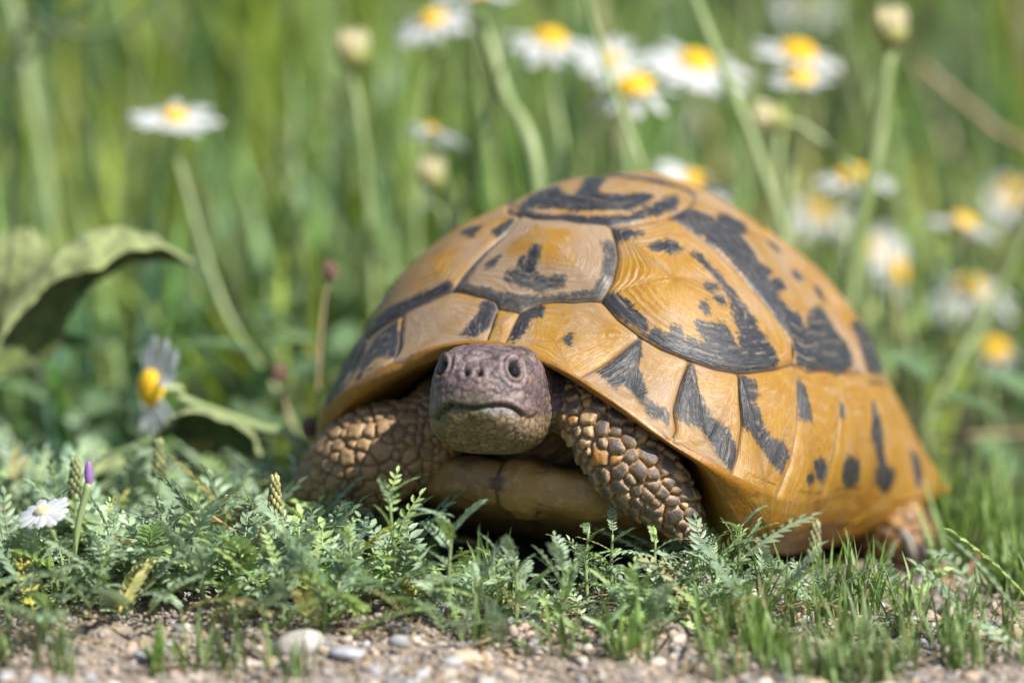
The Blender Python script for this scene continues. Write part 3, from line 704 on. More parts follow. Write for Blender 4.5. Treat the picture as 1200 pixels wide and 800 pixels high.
headc = lerp(headc, C(.07, .05, .065), ((1 - b01)*.92)[:, None])
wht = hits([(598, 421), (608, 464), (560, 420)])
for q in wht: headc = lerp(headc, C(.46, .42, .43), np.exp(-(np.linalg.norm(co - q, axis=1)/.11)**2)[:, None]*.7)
for ec, en, t1, t2 in eyes:
    d = co - ec; rr = np.sqrt(((d@t1)/.9)**2 + ((d@t2)/1.12)**2)*1.42
    headc = lerp(headc, C(.17, .13, .06), (np.exp(-((rr - .31)/.05)**2)*sst(-(d@t2) + (d@t1)*np.sign(en@hl), -.15, .2))[:, None]*.85)
    headc = lerp(headc, C(.03, .025, .02), (1 - sst(rr, .2, .26))[:, None])
for q in nost: headc = lerp(headc, C(.012, .01, .01), np.exp(-(np.linalg.norm(co - q, axis=1)/.06)**2)[:, None])
col = np.where(hd[:, None], headc, col)
dk = sst(bd, .10, .26)[:, None]
legr = lerp(lerp(C(.40, .29, .17), C(.48, .37, .24), h1), lerp(C(.045, .052, .078), C(.085, .085, .10), h2), dk*np.where(h1 > .80, .15, .92))
legr = lerp(legr, C(.46, .25, .05), ((h2 < .13)*1.)*dk*.9)
legr = lerp(legr, C(.10, .065, .04), (1 - b01)[:, None]*.85)
soft = lerp(C(.30, .17, .05), C(.24, .15, .07), h1)
legr = lerp(soft, legr, (sst(pR, .14, .34))[:, None])
col = np.where((reg == 1)[:, None], legr, col)
legl = lerp(lerp(C(.36, .26, .15), C(.44, .33, .19), h1), lerp(C(.17, .13, .09), C(.27, .19, .11), h2), dk*.8)
legl = lerp(legl, C(.085, .06, .04), (1 - b01)[:, None]*.85)
col = np.where((reg == 2)[:, None], legl, col)
col = np.where((reg == 3)[:, None], lerp(C(.34, .20, .06), C(.20, .13, .08), h1), col)
col = np.where((reg == 4)[:, None], lerp(C(.26, .18, .10), C(.20, .14, .085), h1), col)
meB.vertices.foreach_set('co', ((co2 - TW)*CM).astype(np.float32).ravel()); meB.update()
mott = np.sin(co[:, 0]*31 + 3*np.sin(co[:, 2]*17))*np.sin(co[:, 1]*27 + 2*np.sin(co[:, 0]*19))*np.sin(co[:, 2]*33 + 2*np.sin(co[:, 1]*21))
col = col*np.where(hd, .54, .80)[:, None]*np.where(hd[:, None], C(1.10, .96, .92), C(1.15, .98, .76))*(1 + .45*mott[:, None]*np.where(hd, 1, .5)[:, None])
cattr(meB, 'Col', np.clip(col, .004, 1))
meB.polygons.foreach_set('use_smooth', np.ones(len(meB.polygons), bool))
m, nt, bs = new_mat('tortoise_skin'); pos = geo_pos(nt)
vc = attr(nt, 'Col').outputs['Color']
n1 = noise(nt, pos, 300, 5, .65); n2 = noise(nt, pos, 1400, 4, .65)
c_ = mixc(nt, mapr(nt, n1, .45, .8, 0, .3), vc, (.16, .115, .075))
c_ = mixc(nt, mapr(nt, n1, .48, .3, 0, .6), c_, (.035, .027, .022))
c_ = mixc(nt, mapr(nt, n2, .6, .8, 0, .3), c_, (.30, .24, .19))
nt.links.new(c_, bs.inputs['Base Color']); bs.inputs['Roughness'].default_value = .40
bump(nt, bs, math_(nt, 'ADD', n1, math_(nt, 'MULTIPLY', n2, .7)), .0005, .8)
M_SKIN = m
body = obj('body', meB, M_SKIN, tort)
# eyes
m, nt, bs = new_mat('eye'); bs.inputs['Roughness'].default_value = .04; bs.inputs['Specular IOR Level'].default_value = .35
pos = geo_pos(nt); vl = nt.nodes.new('ShaderNodeVectorMath'); vl.operation = 'LENGTH'
at_ = attr(nt, 'iris').outputs['Fac']
nt.links.new(mixc(nt, mapr(nt, at_, .17, .19), (.006, .006, .008), (.02, .015, .012)), bs.inputs['Base Color'])
for ec, en, t1, t2 in eyes:
    r = .172; V = UV*r
    big, f4, f3 = uvs(24, 32)
    V = big*r
    Vw = np.outer(V[:, 0], t1) + np.outer(V[:, 1]*1.1, t2) + np.outer(V[:, 2], en) + ec - en*.118
    me = mesh_np('eye', Vw - TW, [f4, f3]); fattr(me, 'iris', np.hypot(big[:, 0], big[:, 1])*r)
    obj('eye', me, m, tort)
# claws
M_CLAW = skin_like('claw_horn', (.05, .042, .038), (.10, .08, .065), (.22, .18, .13), .35)
M_CLAWP = skin_like('claw_horn_pale', (.20, .13, .07), (.13, .085, .05), (.06, .04, .03), .4)
def claw(base, dirn, ln, r, mat):
    dirn = dirn/np.linalg.norm(dirn); pts = [base + dirn*ln*t + np.array([0, 0, -1])*ln*.30*t*t for t in np.linspace(-.3, 1, 12)]
    V, F = tube(pts, r*(1 - np.linspace(0, 1, 12)**2.2*.93), 12); tobj('claw', V, F, mat)
for k, (px_, py_) in enumerate(((792, 612), (803, 617), (814, 615))):
    b = at(px_, py_, -6.05); claw(b, np.array([.25 + .12*k, -.6, -.8]), .42, .19, M_CLAWP)
for k, (px_, py_) in enumerate(((352, 606), (366, 610), (380, 612))):
    b = at(px_, py_, -2.6); claw(b, np.array([-.3 + .1*k, -.8, -.5]), .8, .19, M_CLAW)
for k, (x0_, y0_, x1_, y1_) in enumerate(((1062, 632, 1086, 676), (1074, 628, 1098, 664), (1040, 640, 1046, 676))):
    a_, b_ = at(x0_, y0_, -.1 + .2*k), at(x1_, y1_, -.5 + .2*k); claw(a_, b_ - a_, float(np.linalg.norm(b_ - a_)), .2, M_CLAW)
for k in range(3): claw(LHf + np.array([-.5 + .45*k, -.5, -.2]), np.array([-.2 + .15*k, -1, -.4]), .7, .17, M_CLAW)
# ================================================================== ground and plants
def gh(x, y):
    x = np.asarray(x, float); y = np.asarray(y, float)
    A = 1 - .78*sst(x, 2.2, 8.5)
    B = sst(y, -12.5, -8.0)*(1 - .6*sst(y, -1, 5))
    u = .10*np.sin(x*.9 + 1)*np.sin(y*.7) + .07*np.sin(x*1.9 + y*1.3) + .05*np.sin(x*3.7 - y*2.1 + 2)
    m_ = .75*np.exp(-((x - 3.9)**2 + (y + 5.9)**2)/1.3) + .5*np.exp(-((x + 4.2)**2 + (y + 2.2)**2)/1.6)
    return m_ + .85*A*B*(1 - .45*np.exp(-((x - .8)/2.6)**2)) + u*np.exp(-((y + 5)/30)**2)
def axis(lo, hi, step, far, gr=1.22):
    m = list(np.arange(lo, hi, step)); s = step
    a = [m[0]]; 
    while a[-1] > -far: s *= gr; a.append(a[-1] - s)
    s = step; b = [m[-1]]
    while b[-1] < far: s *= gr; b.append(b[-1] + s)
    return np.array(a[:0:-1] + m + b[1:])
gx = axis(-14, 14, .13, 30000); gy = axis(-15, 4, .13, 30000)
GX, GY = np.meshgrid(gx, gy)
GZ = gh(GX, GY)
nearm = (np.abs(GX) < 15) & (GY > -16) & (GY < 6)
rgh = rng.normal(0, 1, GX.shape)
rgh = (rgh + np.roll(rgh, 1, 0) + np.roll(rgh, 1, 1) + np.roll(np.roll(rgh, 1, 0), 1, 1))/4
GZ = GZ + np.where(nearm, .05*rgh, 0)
m, nt, bs = new_mat('soil'); pos = geo_pos(nt)
n1 = noise(nt, pos, 40, 5); n2 = noise(nt, pos, 260, 5, .65); n3 = noise(nt, pos, 900, 3)
c_ = mixc(nt, mapr(nt, n2, .35, .65), (.15, .115, .085), (.27, .225, .18)); c_ = mixc(nt, mapr(nt, n1, .45, .62), c_, (.20, .165, .13))
c_ = mixc(nt, mapr(nt, n3, .55, .7), c_, (.36, .32, .28))
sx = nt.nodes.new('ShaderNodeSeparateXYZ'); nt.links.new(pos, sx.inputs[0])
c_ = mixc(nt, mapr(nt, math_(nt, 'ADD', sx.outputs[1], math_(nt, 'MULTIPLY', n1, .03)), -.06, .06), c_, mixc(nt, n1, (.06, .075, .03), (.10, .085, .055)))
nt.links.new(c_, bs.inputs['Base Color']); bs.inputs['Roughness'].default_value = .95
bump(nt, bs, math_(nt, 'ADD', n2, n3), .0015, .8)
ground = obj('ground', mesh_np('ground', np.stack([GX, GY, GZ], -1).reshape(-1, 3), grid_faces(len(gy), len(gx))), m)
tag(ground, kind='structure')

# --- vertex-coloured leaf material
def leaf_mat(name, rough=.5, trans=.25, var=.3, sheen=0):
    m, nt, bs = new_mat(name); pos = geo_pos(nt)
    vc = attr(nt, 'Col').outputs['Color']; oi = nt.nodes.new('ShaderNodeObjectInfo')
    n = noise(nt, pos, 220, 3)
    hs = nt.nodes.new('ShaderNodeHueSaturation'); nt.links.new(vc, hs.inputs['Color'])
    nt.links.new(mapr(nt, n, .3, .7, 1 - var, 1 + var), hs.inputs['Value'])
    nt.links.new(hs.outputs[0], bs.inputs['Base Color']); bs.inputs['Roughness'].default_value = rough
    bs.inputs['Specular IOR Level'].default_value = .35
    out = nt.nodes['Material Output']; tr = nt.nodes.new('ShaderNodeBsdfTranslucent'); mx = nt.nodes.new('ShaderNodeMixShader')
    h2 = nt.nodes.new('ShaderNodeHueSaturation'); h2.inputs['Saturation'].default_value = 1.2; h2.inputs['Value'].default_value = 1.3
    nt.links.new(hs.outputs[0], h2.inputs['Color']); nt.links.new(h2.outputs[0], tr.inputs['Color'])
    mx.inputs[0].default_value = trans
    nt.links.new(bs.outputs[0], mx.inputs[1]); nt.links.new(tr.outputs[0], mx.inputs[2]); nt.links.new(mx.outputs[0], out.inputs[0])
    return m
M_VETCH = leaf_mat('vetch_leaf', .42, .28)
M_GRASS = leaf_mat('grass_blade', .45, .35)
M_DRY = leaf_mat('dry_straw', .7, .15)
def rotz(a): c, s = math.cos(a), math.sin(a); return np.array([[c, -s, 0], [s, c, 0], [0, 0, 1.]])

# --- feathery (pinnate) leaf, built along +x and arching up
def leaflet(ln, wd, fold):
    t = np.array([0, .28, .62, 1.0]); wv = np.array([.12, .95, .90, .10])*wd*.5
    V = []
    for a, b in zip(t, wv): V += [[a*ln, -b, fold*b], [a*ln, 0, 0], [a*ln, b, fold*b]]
    V = np.array(V); V[:, 2] += -.10*ln*(V[:, 0]/ln)**2
    return V, grid_faces(4, 3)
def pinnate(r, pairs, ln, base=(.155, .24, .135), hue=0.0):
    mb = MB(); t = np.linspace(0, 1, 10)
    up = r.uniform(.5, 1.1); curl = r.uniform(.2, .9)
    ang = up - curl*t*1.2; seg = ln/9
    x = np.concatenate([[0], np.cumsum(np.cos(ang[:-1])*seg)]); z = np.concatenate([[0], np.cumsum(np.sin(ang[:-1])*seg)])
    y = .12*ln*np.sin(t*2 + r.uniform(0, 6))*t
    rc = np.stack([x, y, z], -1)
    base = np.array(base)*r.uniform(.8, 1.15)
    stemc = base*np.array([1.25, 1.15, .8])
    V, F = tube(rc, np.linspace(.035, .015, 10), 4); mb.add(V, F, stemc)
    fold = r.uniform(.15, .7)
    for k in range(pairs + 1):
        q = .14 + .86*k/pairs; p = np.array([np.interp(q, t, rc[:, i]) for i in range(3)]); a = np.interp(q, t, ang)
        sides = (1, -1) if k < pairs else (0,)
        for s in sides:
            L = r.uniform(.36, .50)*(1 - .35*abs(q - .5)*1.2)*(ln/2.0)**.4; Wd = L*r.uniform(.36, .44)
            V, F = leaflet(L, Wd, .55)
            th = s*math.radians(r.uniform(50, 66)*(1.05 - .35*q)); 
            up_ = fold + r.uniform(-.12, .12)
            V = V@np.array([[1, 0, 0], [0, math.cos(s*-up_), math.sin(s*-up_)], [0, -math.sin(s*-up_), math.cos(s*-up_)]])
            V = V@rotz(th).T
            tl = up_*.6*abs(math.sin(th)); V[:, 2] += np.abs(V[:, 1])*tl
            ca, sa = math.cos(a), math.sin(a)
            V = np.stack([V[:, 0]*ca - V[:, 2]*sa, V[:, 1], V[:, 0]*sa + V[:, 2]*ca], -1)
            c = base*r.uniform(.82, 1.2)*np.array([r.uniform(.9, 1.1), 1, r.uniform(.85, 1.1)])
            mb.add(V + p, F, c)
    return mb
r7 = np.random.default_rng(11)
PIN = []
for i in range(14): PIN.append(pinnate(r7, int(r7.integers(6, 10)), r7.uniform(1.5, 2.5), (.25, .335, .215) if i % 3 else (.25, .35, .14)))
PINV = [(np.concatenate(p.V), [np.concatenate(f) for f in p.F.values()], np.concatenate(p.C)) for p in PIN]
# the leafy carpet
def cover_density(x, y):
    px_ = 600 + 8000*x/(160 + y)
    d = sst(y, -10.6, -8.3)*(1 - sst(y, 3, 7))
    d = d*(1 - .92*sst(x, 4.0, 5.8))*(1 - sst(x, 4.5, 6)*sst(y, -5, -3))
    return d
def sample_cover(n, dens, x0, x1, y0, y1, r):
    out = []
    while len(out) < n:
        x, y = r.uniform(x0, x1), r.uniform(y0, y1)
        if r.uniform() < dens(x, y): out.append((x, y))
    return out
def under_tortoise(x, y):
    p = np.array([x, y]) - TORT[:2]; s = p@_f[:2]; t = p@_l[:2]
    return (s/6.0)**2 + (t/4.6)**2 < 1
mb = MB()
for x, y in sample_cover(1500, cover_density, -14, 12, -11, 6, r7):
    if under_tortoise(x, y): continue
    V, F, c = PINV[r7.integers(len(PINV))]
    s = r7.uniform(.78, 1.22)*(1 - .46*math.exp(-((x - 1.2)/3.4)**4)); a = r7.uniform(0, 2*np.pi); R = rotz(a)
    z = float(gh(x, y)) + r7.uniform(-.15, .35)
    mb.add((V*s)@R.T + [x, y, z], F, (c if r7.uniform() > .06 else c*np.array([1.35, .95, .6]) if r7.uniform() < .6 else c*np.array([.9, .6, .5]))*r7.uniform(.8, 1.4))
tag(obj('leafy_ground_cover', mb.mesh('leafy_ground_cover'), M_VETCH), kind='stuff', label='low mat of small grey-green feathery leaves', cat='ground cover')
# sprigs that stand out
pin_me = [p.mesh('leaf') for p in PIN]
for me in pin_me: me.materials.append(M_VETCH)
stem_m, nt, bs = new_mat('green_stem'); bs.inputs['Base Color'].default_value = (.17, .23, .09, 1); bs.inputs['Roughness'].default_value = .55
pos = geo_pos(nt); nt.links.new(mixc(nt, noise(nt, pos, 200, 3), (.13, .20, .07), (.24, .29, .13)), bs.inputs['Base Color'])
def sprig(px_, py_, y, h, nl, label, group=None, lean=(0, 0), sc=1.0, r=r7):
    top = at(px_, py_ + (20 if 500 < px_ < 1000 else 8), y); bx_, by_ = top[0] - lean[0], y - lean[1]; gz = float(gh(bx_, by_))
    base = np.array([bx_, by_, gz - .1])
    if top[2] - gz < .4: top[2] = gz + .4
    t = empty('vetch_sprig', base, label=label, cat='plant', group=group)
    pts = bez([base, base*.5 + top*.5 + np.array([r.uniform(-.1, .1), 0, .0]), top - [0, 0, .12]], 10)
    V, F = tube(pts - base, np.linspace(.06, .03, 10), 6); obj('stem', mesh_np('stem', V, F), stem_m, t)
    for k in range(nl):
        q = .25 + .75*k/max(1, nl - 1); p = np.array([np.interp(q, np.linspace(0, 1, 10), pts[:, i]) for i in range(3)]) - base
        o = bpy.data.objects.new('leaf', pin_me[r.integers(len(pin_me))]); COL.objects.link(o); o.parent = t
        o.location = p*CM
        s = sc*r.uniform(.58, .9)*(1.0 - .45*q)
        o.scale = (s, s, s); o.rotation_euler = (r.uniform(-.2, .2), -.15*q + r.uniform(-.35, .45), k*2.4 + r.uniform(-.4, .4))
    return t
sprig(868, 592, -6.6, 2, 9, 'sharp upright feathery sprig beside the front foot under the shell side', lean=(.1, -.2))
sprig(838, 628, -7.2, 2, 7, 'low feathery sprig just left of the tall sprig below the shell')
sprig(456, 566, -8.4, 2, 9, 'tall blurred feathery sprig in front of the tortoise chest', lean=(-.2, -.3), sc=1.1)
sprig(530, 590, -9.0, 2, 10, 'wide blurred feathery clump below the middle of the chest', sc=1.25)
sprig(690, 592, -7.0, 2, 8, 'small bright sprig with upright leaflets below the belly shield', sc=.8)
sprig(718, 600, -6.9, 2, 7, 'short leafy sprig touching the front foot with long scales', sc=.8)
sprig(768, 606, -7.0, 2, 8, 'feathery sprig at the toes of the scaly front foot', sc=.85)
sprig(60, 560, -3.5, 2, 8, 'feathery sprig leaning out at the far left edge of the mat')
sprig(100, 532, -1.5, 2, 7, 'dark toothed sprig standing below the pale drooping daisy', sc=.9)
sprig(1042, 640, -2.6, 2, 6, 'feathery sprig hiding the hind foot claws', sc=.6)
SPL = ['feathery sprig in the left mat beside the needle-like tuft', 'feathery sprig just left of the shaded front foot', 'feathery sprig under the drooping daisy', 'feathery sprig right of the purple bud', 'feathery sprig against the shaded front foot', 'feathery sprig at the lower edge of the shaded foot', 'blurred sprig directly below the belly shield', 'blurred sprig below the belly shield, right of its neighbour', 'blurred sprig below the purple bud', 'blurred sprig at the front of the left mat', 'blurred sprig at the front of the mat below the chest', 'blurred sprig at the far left below the whitish flower', 'blurred sprig above the pale flat stone', 'blurred sprig below the scaly front foot', 'low sprig below the tall sprig at the shell side', 'low sprig below the crumbly seed spike']
for sp_i, (px_, py_, y) in enumerate(((250, 566, -4.5), (300, 585, -6), (190, 590, -6.5), (130, 600, -7), (350, 605, -7.5), (410, 620, -8.6), (605, 630, -8.8), (660, 640, -9.0), (120, 640, -8.8), (240, 630, -8.6), (560, 650, -9.6), (40, 620, -8), (330, 650, -9.4), (745, 660, -9), (900, 650, -7.4), (960, 672, -7))):
    sprig(px_, py_, y, 1.6, 8, SPL[sp_i], 'sprigs in the leafy mat', sc=1.0)

# --- thin grass
def blade(r, base, h, wd, az, lean, curve, n=7, c0=(.12, .2, .04), c1=(.2, .3, .07), fold=.35):
    t = np.linspace(0, 1, n)
    d = np.array([math.cos(az), math.sin(az), 0]); sdv = np.array([-d[1], d[0], 0])
    th = lean + curve*t
    x = np.concatenate([[0], np.cumsum(np.sin(th[:-1]))])*h/(n - 1); z = np.concatenate([[0], np.cumsum(np.cos(th[:-1]))])*h/(n - 1)
    cen = base + x[:, None]*d + z[:, None]*np.array([0, 0, 1.])
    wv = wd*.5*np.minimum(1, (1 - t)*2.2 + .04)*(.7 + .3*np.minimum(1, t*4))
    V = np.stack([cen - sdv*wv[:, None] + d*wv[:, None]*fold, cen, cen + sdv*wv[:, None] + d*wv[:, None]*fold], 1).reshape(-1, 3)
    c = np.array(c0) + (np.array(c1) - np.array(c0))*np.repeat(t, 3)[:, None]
    return V, grid_faces(n, 3), c
class CB(MB):
    def addc(s, V, F, c): s.add(V, F); s.C.append(np.asarray(c, float))
rg = np.random.default_rng(5)
mb = CB()
# clumps of fine short grass in the foreground
for _ in range(55):
    while True:
        x, y = rg.uniform(-13, 12), rg.uniform(-12.5, 3)
        dd = .10 + .35*float(sst(x, 3, 6)) + .22*float(sst(-y, 7.5, 10))
        if 6.5 < x < 11.5 and y > -5: continue
        if rg.uniform() < dd and not under_tortoise(x, y): break
    for k in range(rg.integers(8, 22)):
        b = np.array([x + rg.normal(0, .28), y + rg.normal(0, .28), 0]); b[2] = gh(b[0], b[1]) - .1
        g_ = rg.uniform(.7, 1.2); dry = rg.uniform() < .07
        c0 = np.array([.12, .18, .06]) if not dry else np.array([.32, .24, .12]); c1 = np.array([.20, .29, .10]) if not dry else np.array([.4, .32, .18])
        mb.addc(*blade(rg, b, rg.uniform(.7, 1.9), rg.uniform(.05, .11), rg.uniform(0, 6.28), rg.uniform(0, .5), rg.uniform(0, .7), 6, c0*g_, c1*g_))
tag(obj('short_grass', mb.mesh('short_grass'), M_GRASS), kind='stuff', label='thin short grass scattered over the gravel edge', cat='grass')
def tuft(px_, py_, y, n, h, label, group=None, spread=.35, wd=.1, c0=(.11, .18, .05), c1=(.20, .31, .08), lean=.45, seed=0):
    p = at(px_, py_, y); p[2] = gh(p[0], y); r = np.random.default_rng(100 + seed)
    t = empty('grass_tuft', p, label=label, cat='grass tuft', group=group); mb = CB()
    for k in range(n):
        b = np.array([r.normal(0, spread*.5), r.normal(0, spread*.5), -.1]); az = r.uniform(0, 6.28)
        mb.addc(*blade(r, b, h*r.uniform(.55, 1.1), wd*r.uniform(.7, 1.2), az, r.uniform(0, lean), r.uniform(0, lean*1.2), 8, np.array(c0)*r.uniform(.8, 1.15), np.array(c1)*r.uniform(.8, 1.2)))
    obj('blade', mb.mesh('blade'), M_GRASS, t).__setitem__('kind', 'stuff')
tuft(1150, 716, -1.2, 50, 2.2, 'dense bright green grass tuft right of the hind foot', spread=1.3, seed=1, wd=.12)
tuft(1175, 690, 1.5, 60, 3.2, 'taller soft grass tuft behind the red-brown stem at the right edge', spread=1.6, seed=2, wd=.12)
tuft(1185, 735, -3.5, 40, 1.8, 'low spiky green tuft in the lower right corner', spread=.6, seed=3, lean=.8)
tuft(985, 720, -6.0, 55, 2.0, 'fine upright grass tuft below the rear of the shell', spread=.9, seed=4)
tuft(300, 640, -3.0, 40, 2.2, 'needle-like green tuft left of the shaded front foot', spread=.7, seed=5, wd=.08)
tuft(225, 615, -3.2, 30, 1.7, 'small needle-like tuft in the left leafy mat', spread=.5, seed=6, wd=.08)
tuft(735, 795, -10.8, 26, 1.6, 'blurred grass tuft at the bottom edge under the front foot', spread=.5, seed=7)
tuft(190, 806, -11.6, 26, 1.3, 'blurred grass tuft at the bottom left over the gravel', spread=.5, seed=8)
tuft(880, 800, -11.0, 60, 1.3, 'wide low blurred grass patch at the bottom right of centre', spread=1.4, seed=9)

# --- gravel and litter
def rock(r, n1=7, n2=10):
    V, f4, f3 = uvs(n1, n2); k = r.normal(0, 1, (6, 3)); ph = r.uniform(0, 6, 6)
    d = 1 + .13*sum(np.sin(V@k[i]*1.7 + ph[i]) for i in range(6))/1.6
    V = V*d[:, None]*np.array([1, r.uniform(.65, 1), r.uniform(.45, .8)])
    return V, [f4, f3]
ROCK = [rock(rg) for _ in range(8)]
M_STONE = leaf_mat('stone', .85, 0.0, .35)
mb = MB()
pal = np.array([[.33, .26, .22], [.22, .19, .17], [.40, .35, .30], [.17, .16, .16], [.36, .27, .19], [.28, .28, .29]])
for _ in range(6500):
    x = rg.uniform(-13, 13); y = rg.uniform(-14.5, -5) if rg.uniform() < .8 or x < 4 else rg.uniform(-8, 3)
    V, F = ROCK[rg.integers(8)]; s = min(.26, .035 + rg.exponential(.042))
    mb.add((V*s)@rotz(rg.uniform(0, 6.3)).T + [x, y, float(gh(x, y)) + s*.15], F, pal[rg.integers(6)]*rg.uniform(.75, 1.2))
tag(obj('gravel', mb.mesh('gravel'), M_STONE), kind='stuff', label='small pale pebbles and grit along the bottom', cat='gravel')
mb = CB()
for _ in range(1300):
    x = rg.uniform(-13, 13); y = rg.uniform(-12, 4)
    if under_tortoise(x, y): continue
    b = np.array([x, y, float(gh(x, y)) + .06]); c = np.array([.36, .27, .16])*rg.uniform(.55, 1.15)
    V, F, cc = blade(rg, b, rg.uniform(.4, 1.8), rg.uniform(.04, .16), rg.uniform(0, 6.3), rg.uniform(1.25, 1.65), rg.uniform(-.3, .3), 5, c, c*1.1)
    V[:, 2] = np.maximum(V[:, 2], gh(V[:, 0], V[:, 1]) + .02)
    mb.addc(V, F, cc)
tag(obj('dry_litter', mb.mesh('dry_litter'), M_DRY), kind='stuff', label='broken straw and dead leaf bits on the soil', cat='plant litter')
def stone(px_, py_, y, w_, label, c, sq=.55):
    p = at(px_, py_, y); g0 = float(gh(p[0], y)); r = np.random.default_rng(int(px_)); V, F = rock(r, 16, 24)
    V = V*np.array([1, .8, sq/.6])*w_*.5; mb = MB(); mb.add(V, F, c); o = obj('stone', mb.mesh('stone'), M_STONE)
    o.location = np.array([p[0], y, g0 + w_*.08])*CM; tag(o, label, 'stone', 'larger stones in the gravel')
stone(352, 742, -10.6, 1.15, 'pale flat stone at the bottom left of centre', (.36, .33, .31))
stone(408, 748, -10.8, .9, 'bluish grey stone right beside the pale flat stone', (.27, .28, .31))
stone(895, 762, -9.6, .5, 'small white stone in the lower right gravel', (.55, .52, .50))
stone(545, 768, -11, .7, 'small tan stone in the middle of the bottom gravel', (.38, .30, .22))
stone(1018, 690, -5.6, .75, 'small white stone in the grass below the hind foot', (.6, .56, .53), .35)

# --- the meadow behind
rm = np.random.default_rng(21)
mb = CB()
GC = np.array([[.20, .27, .08], [.23, .30, .08], [.17, .25, .12], [.28, .33, .09], [.33, .36, .13], [.18, .25, .16], [.36, .31, .21], [.29, .26, .20]])
for _ in range(8400):
    q = rm.uniform() ; y = 10 + 150*q**1.3; hw = (160 + y)*.110 + 3
    x = rm.uniform(-hw, hw)
    pxx = x/hw*1.4
    if y < 22 and rm.uniform() < .6: continue
    if y < 30 and pxx > .5 and rm.uniform() < .75: continue
    pr = np.array([.22, .22, .16, .16, .10, .10, .02, .02]) + (np.array([-.1, -.1, 0, -.06, -.03, .05, .12, .12]) if pxx > .25 else 0)*min(1, y/40)
    pr = np.clip(pr, .005, 1); pr /= pr.sum()
    c = GC[rm.choice(8, p=pr)]*rm.uniform(.6, 1.6)*np.array([1.02, 1.06, .96])*(1 - .78*float(sst(y, 28, 80)))  # far blades dimmed: shade deep in the meadow painted into their colour
    pn = math.sin(x*.55 + 1.3)*math.sin(y*.31 + x*.2)
    if pn > .25: c = c*np.array([.72, .95, 1.15])
    elif pn < -.3: c = c*np.array([1.15, 1.08, .7])
    h = rm.uniform(5, 13) if rm.uniform() < .65 else rm.uniform(12, 30)
    if y < 25: h = min(h, 5 + (y - 5)*.35)
    b = np.array([x, y, float(gh(x, y)) - .2])
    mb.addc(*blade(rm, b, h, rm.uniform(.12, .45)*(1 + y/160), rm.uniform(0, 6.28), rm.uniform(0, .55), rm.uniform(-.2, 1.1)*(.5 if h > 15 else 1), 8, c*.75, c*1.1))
tag(obj('meadow_grass', mb.mesh('meadow_grass'), M_GRASS), kind='stuff', label='tall blurred green meadow grass behind the tortoise', cat='grass')
mb = MB()
for _ in range(2100):
    y = 4 + 120*rm.uniform()**1.3; hw = (160 + y)*.11 + 2; x = rm.uniform(-hw, hw); z = float(gh(x, y)) + rm.uniform(.3, 4.5)
    V, F = leaflet(rm.uniform(.8, 2.4), rm.uniform(.5, 1.3), .3)
    a = rm.uniform(-.6, .6); V = V@np.array([[math.cos(a), 0, math.sin(a)], [0, 1, 0], [-math.sin(a), 0, math.cos(a)]])
    mb.add(V@rotz(rm.uniform(0, 6.3)).T + [x, y, z], F, np.array([.12, .19, .09])*rm.uniform(.6, 1.3))
tag(obj('meadow_leaves', mb.mesh('meadow_leaves'), M_GRASS), kind='stuff', label='blurred small leaves low in the meadow', cat='leaves')

# separate thin blades and straws standing nearer, soft but still distinct
mb = CB()
for _ in range(230):
    y = rm.uniform(10, 34); hw = (160 + y)*.076; x = rm.uniform(-hw, hw)
    if abs(x) > hw*.45 and rm.uniform() < .5: continue
    k = rm.uniform()*.88; c = np.array([.24, .31, .12]) if k < .6 else np.array([.30, .35, .20]) if k < .8 else np.array([.40, .33, .22])
    c = c*rm.uniform(.7, 1.15); h = rm.uniform(7, 19); az = rm.uniform(0, 6.28)
    b = np.array([x, y, float(gh(x, y)) - .2])
    if abs(x - 5.5) < 4 and y < 12: continue
    mb.addc(*blade(rm, b, h, rm.uniform(.08, .26), az, rm.uniform(.0, .45), rm.uniform(0, .8), 10, c*.8, c))
tag(obj('thin_meadow_stalks', mb.mesh('thin_meadow_stalks'), M_GRASS), kind='stuff', label='sparse thin stalks standing in front of the meadow', cat='grass')
# ================================================================== flowers and single plants
def flat_mat(name, c, rough=.5, trans=0.0, c2=None, sc=200):
    m, nt, bs = new_mat(name); pos = geo_pos(nt)
    col = mixc(nt, mapr(nt, noise(nt, pos, sc, 3), .35, .65), c, c2 or tuple(x*.82 for x in c))
    nt.links.new(col, bs.inputs['Base Color']); bs.inputs['Roughness'].default_value = rough
    if trans:
        out = nt.nodes['Material Output']; tr = nt.nodes.new('ShaderNodeBsdfTranslucent'); mx = nt.nodes.new('ShaderNodeMixShader')
        nt.links.new(col, tr.inputs['Color']); mx.inputs[0].default_value = trans
        nt.links.new(bs.outputs[0], mx.inputs[1]); nt.links.new(tr.outputs[0], mx.inputs[2]); nt.links.new(mx.outputs[0], out.inputs[0])
    return m
M_PETAL = flat_mat('petal', (.82, .83, .84), .5, .5, (.62, .64, .68))
M_DISC = flat_mat('flower_disc', (.82, .56, .018), .7, 0, (.68, .40, .010), 900)
M_CALYX = flat_mat('calyx', (.24, .28, .08), .6, .15, (.34, .30, .10))
M_CREAM = flat_mat('bud_petals', (.72, .70, .56), .55, .2, (.66, .58, .30))
M_STALK = flat_mat('flower_stalk', (.22, .30, .11), .5, .15, (.30, .36, .17), 60)
M_DKSTALK = flat_mat('dark_stalk', (.09, .13, .06), .6, .1)
M_BROWN = flat_mat('dry_brown', (.13, .07, .05), .8, .1, (.20, .12, .09), 300)
M_PURPLE = flat_mat('purple_bud', (.30, .14, .42), .5, .25, (.40, .20, .50))
M_FELT = leaf_mat('felted_leaf', .9, .12, .45)
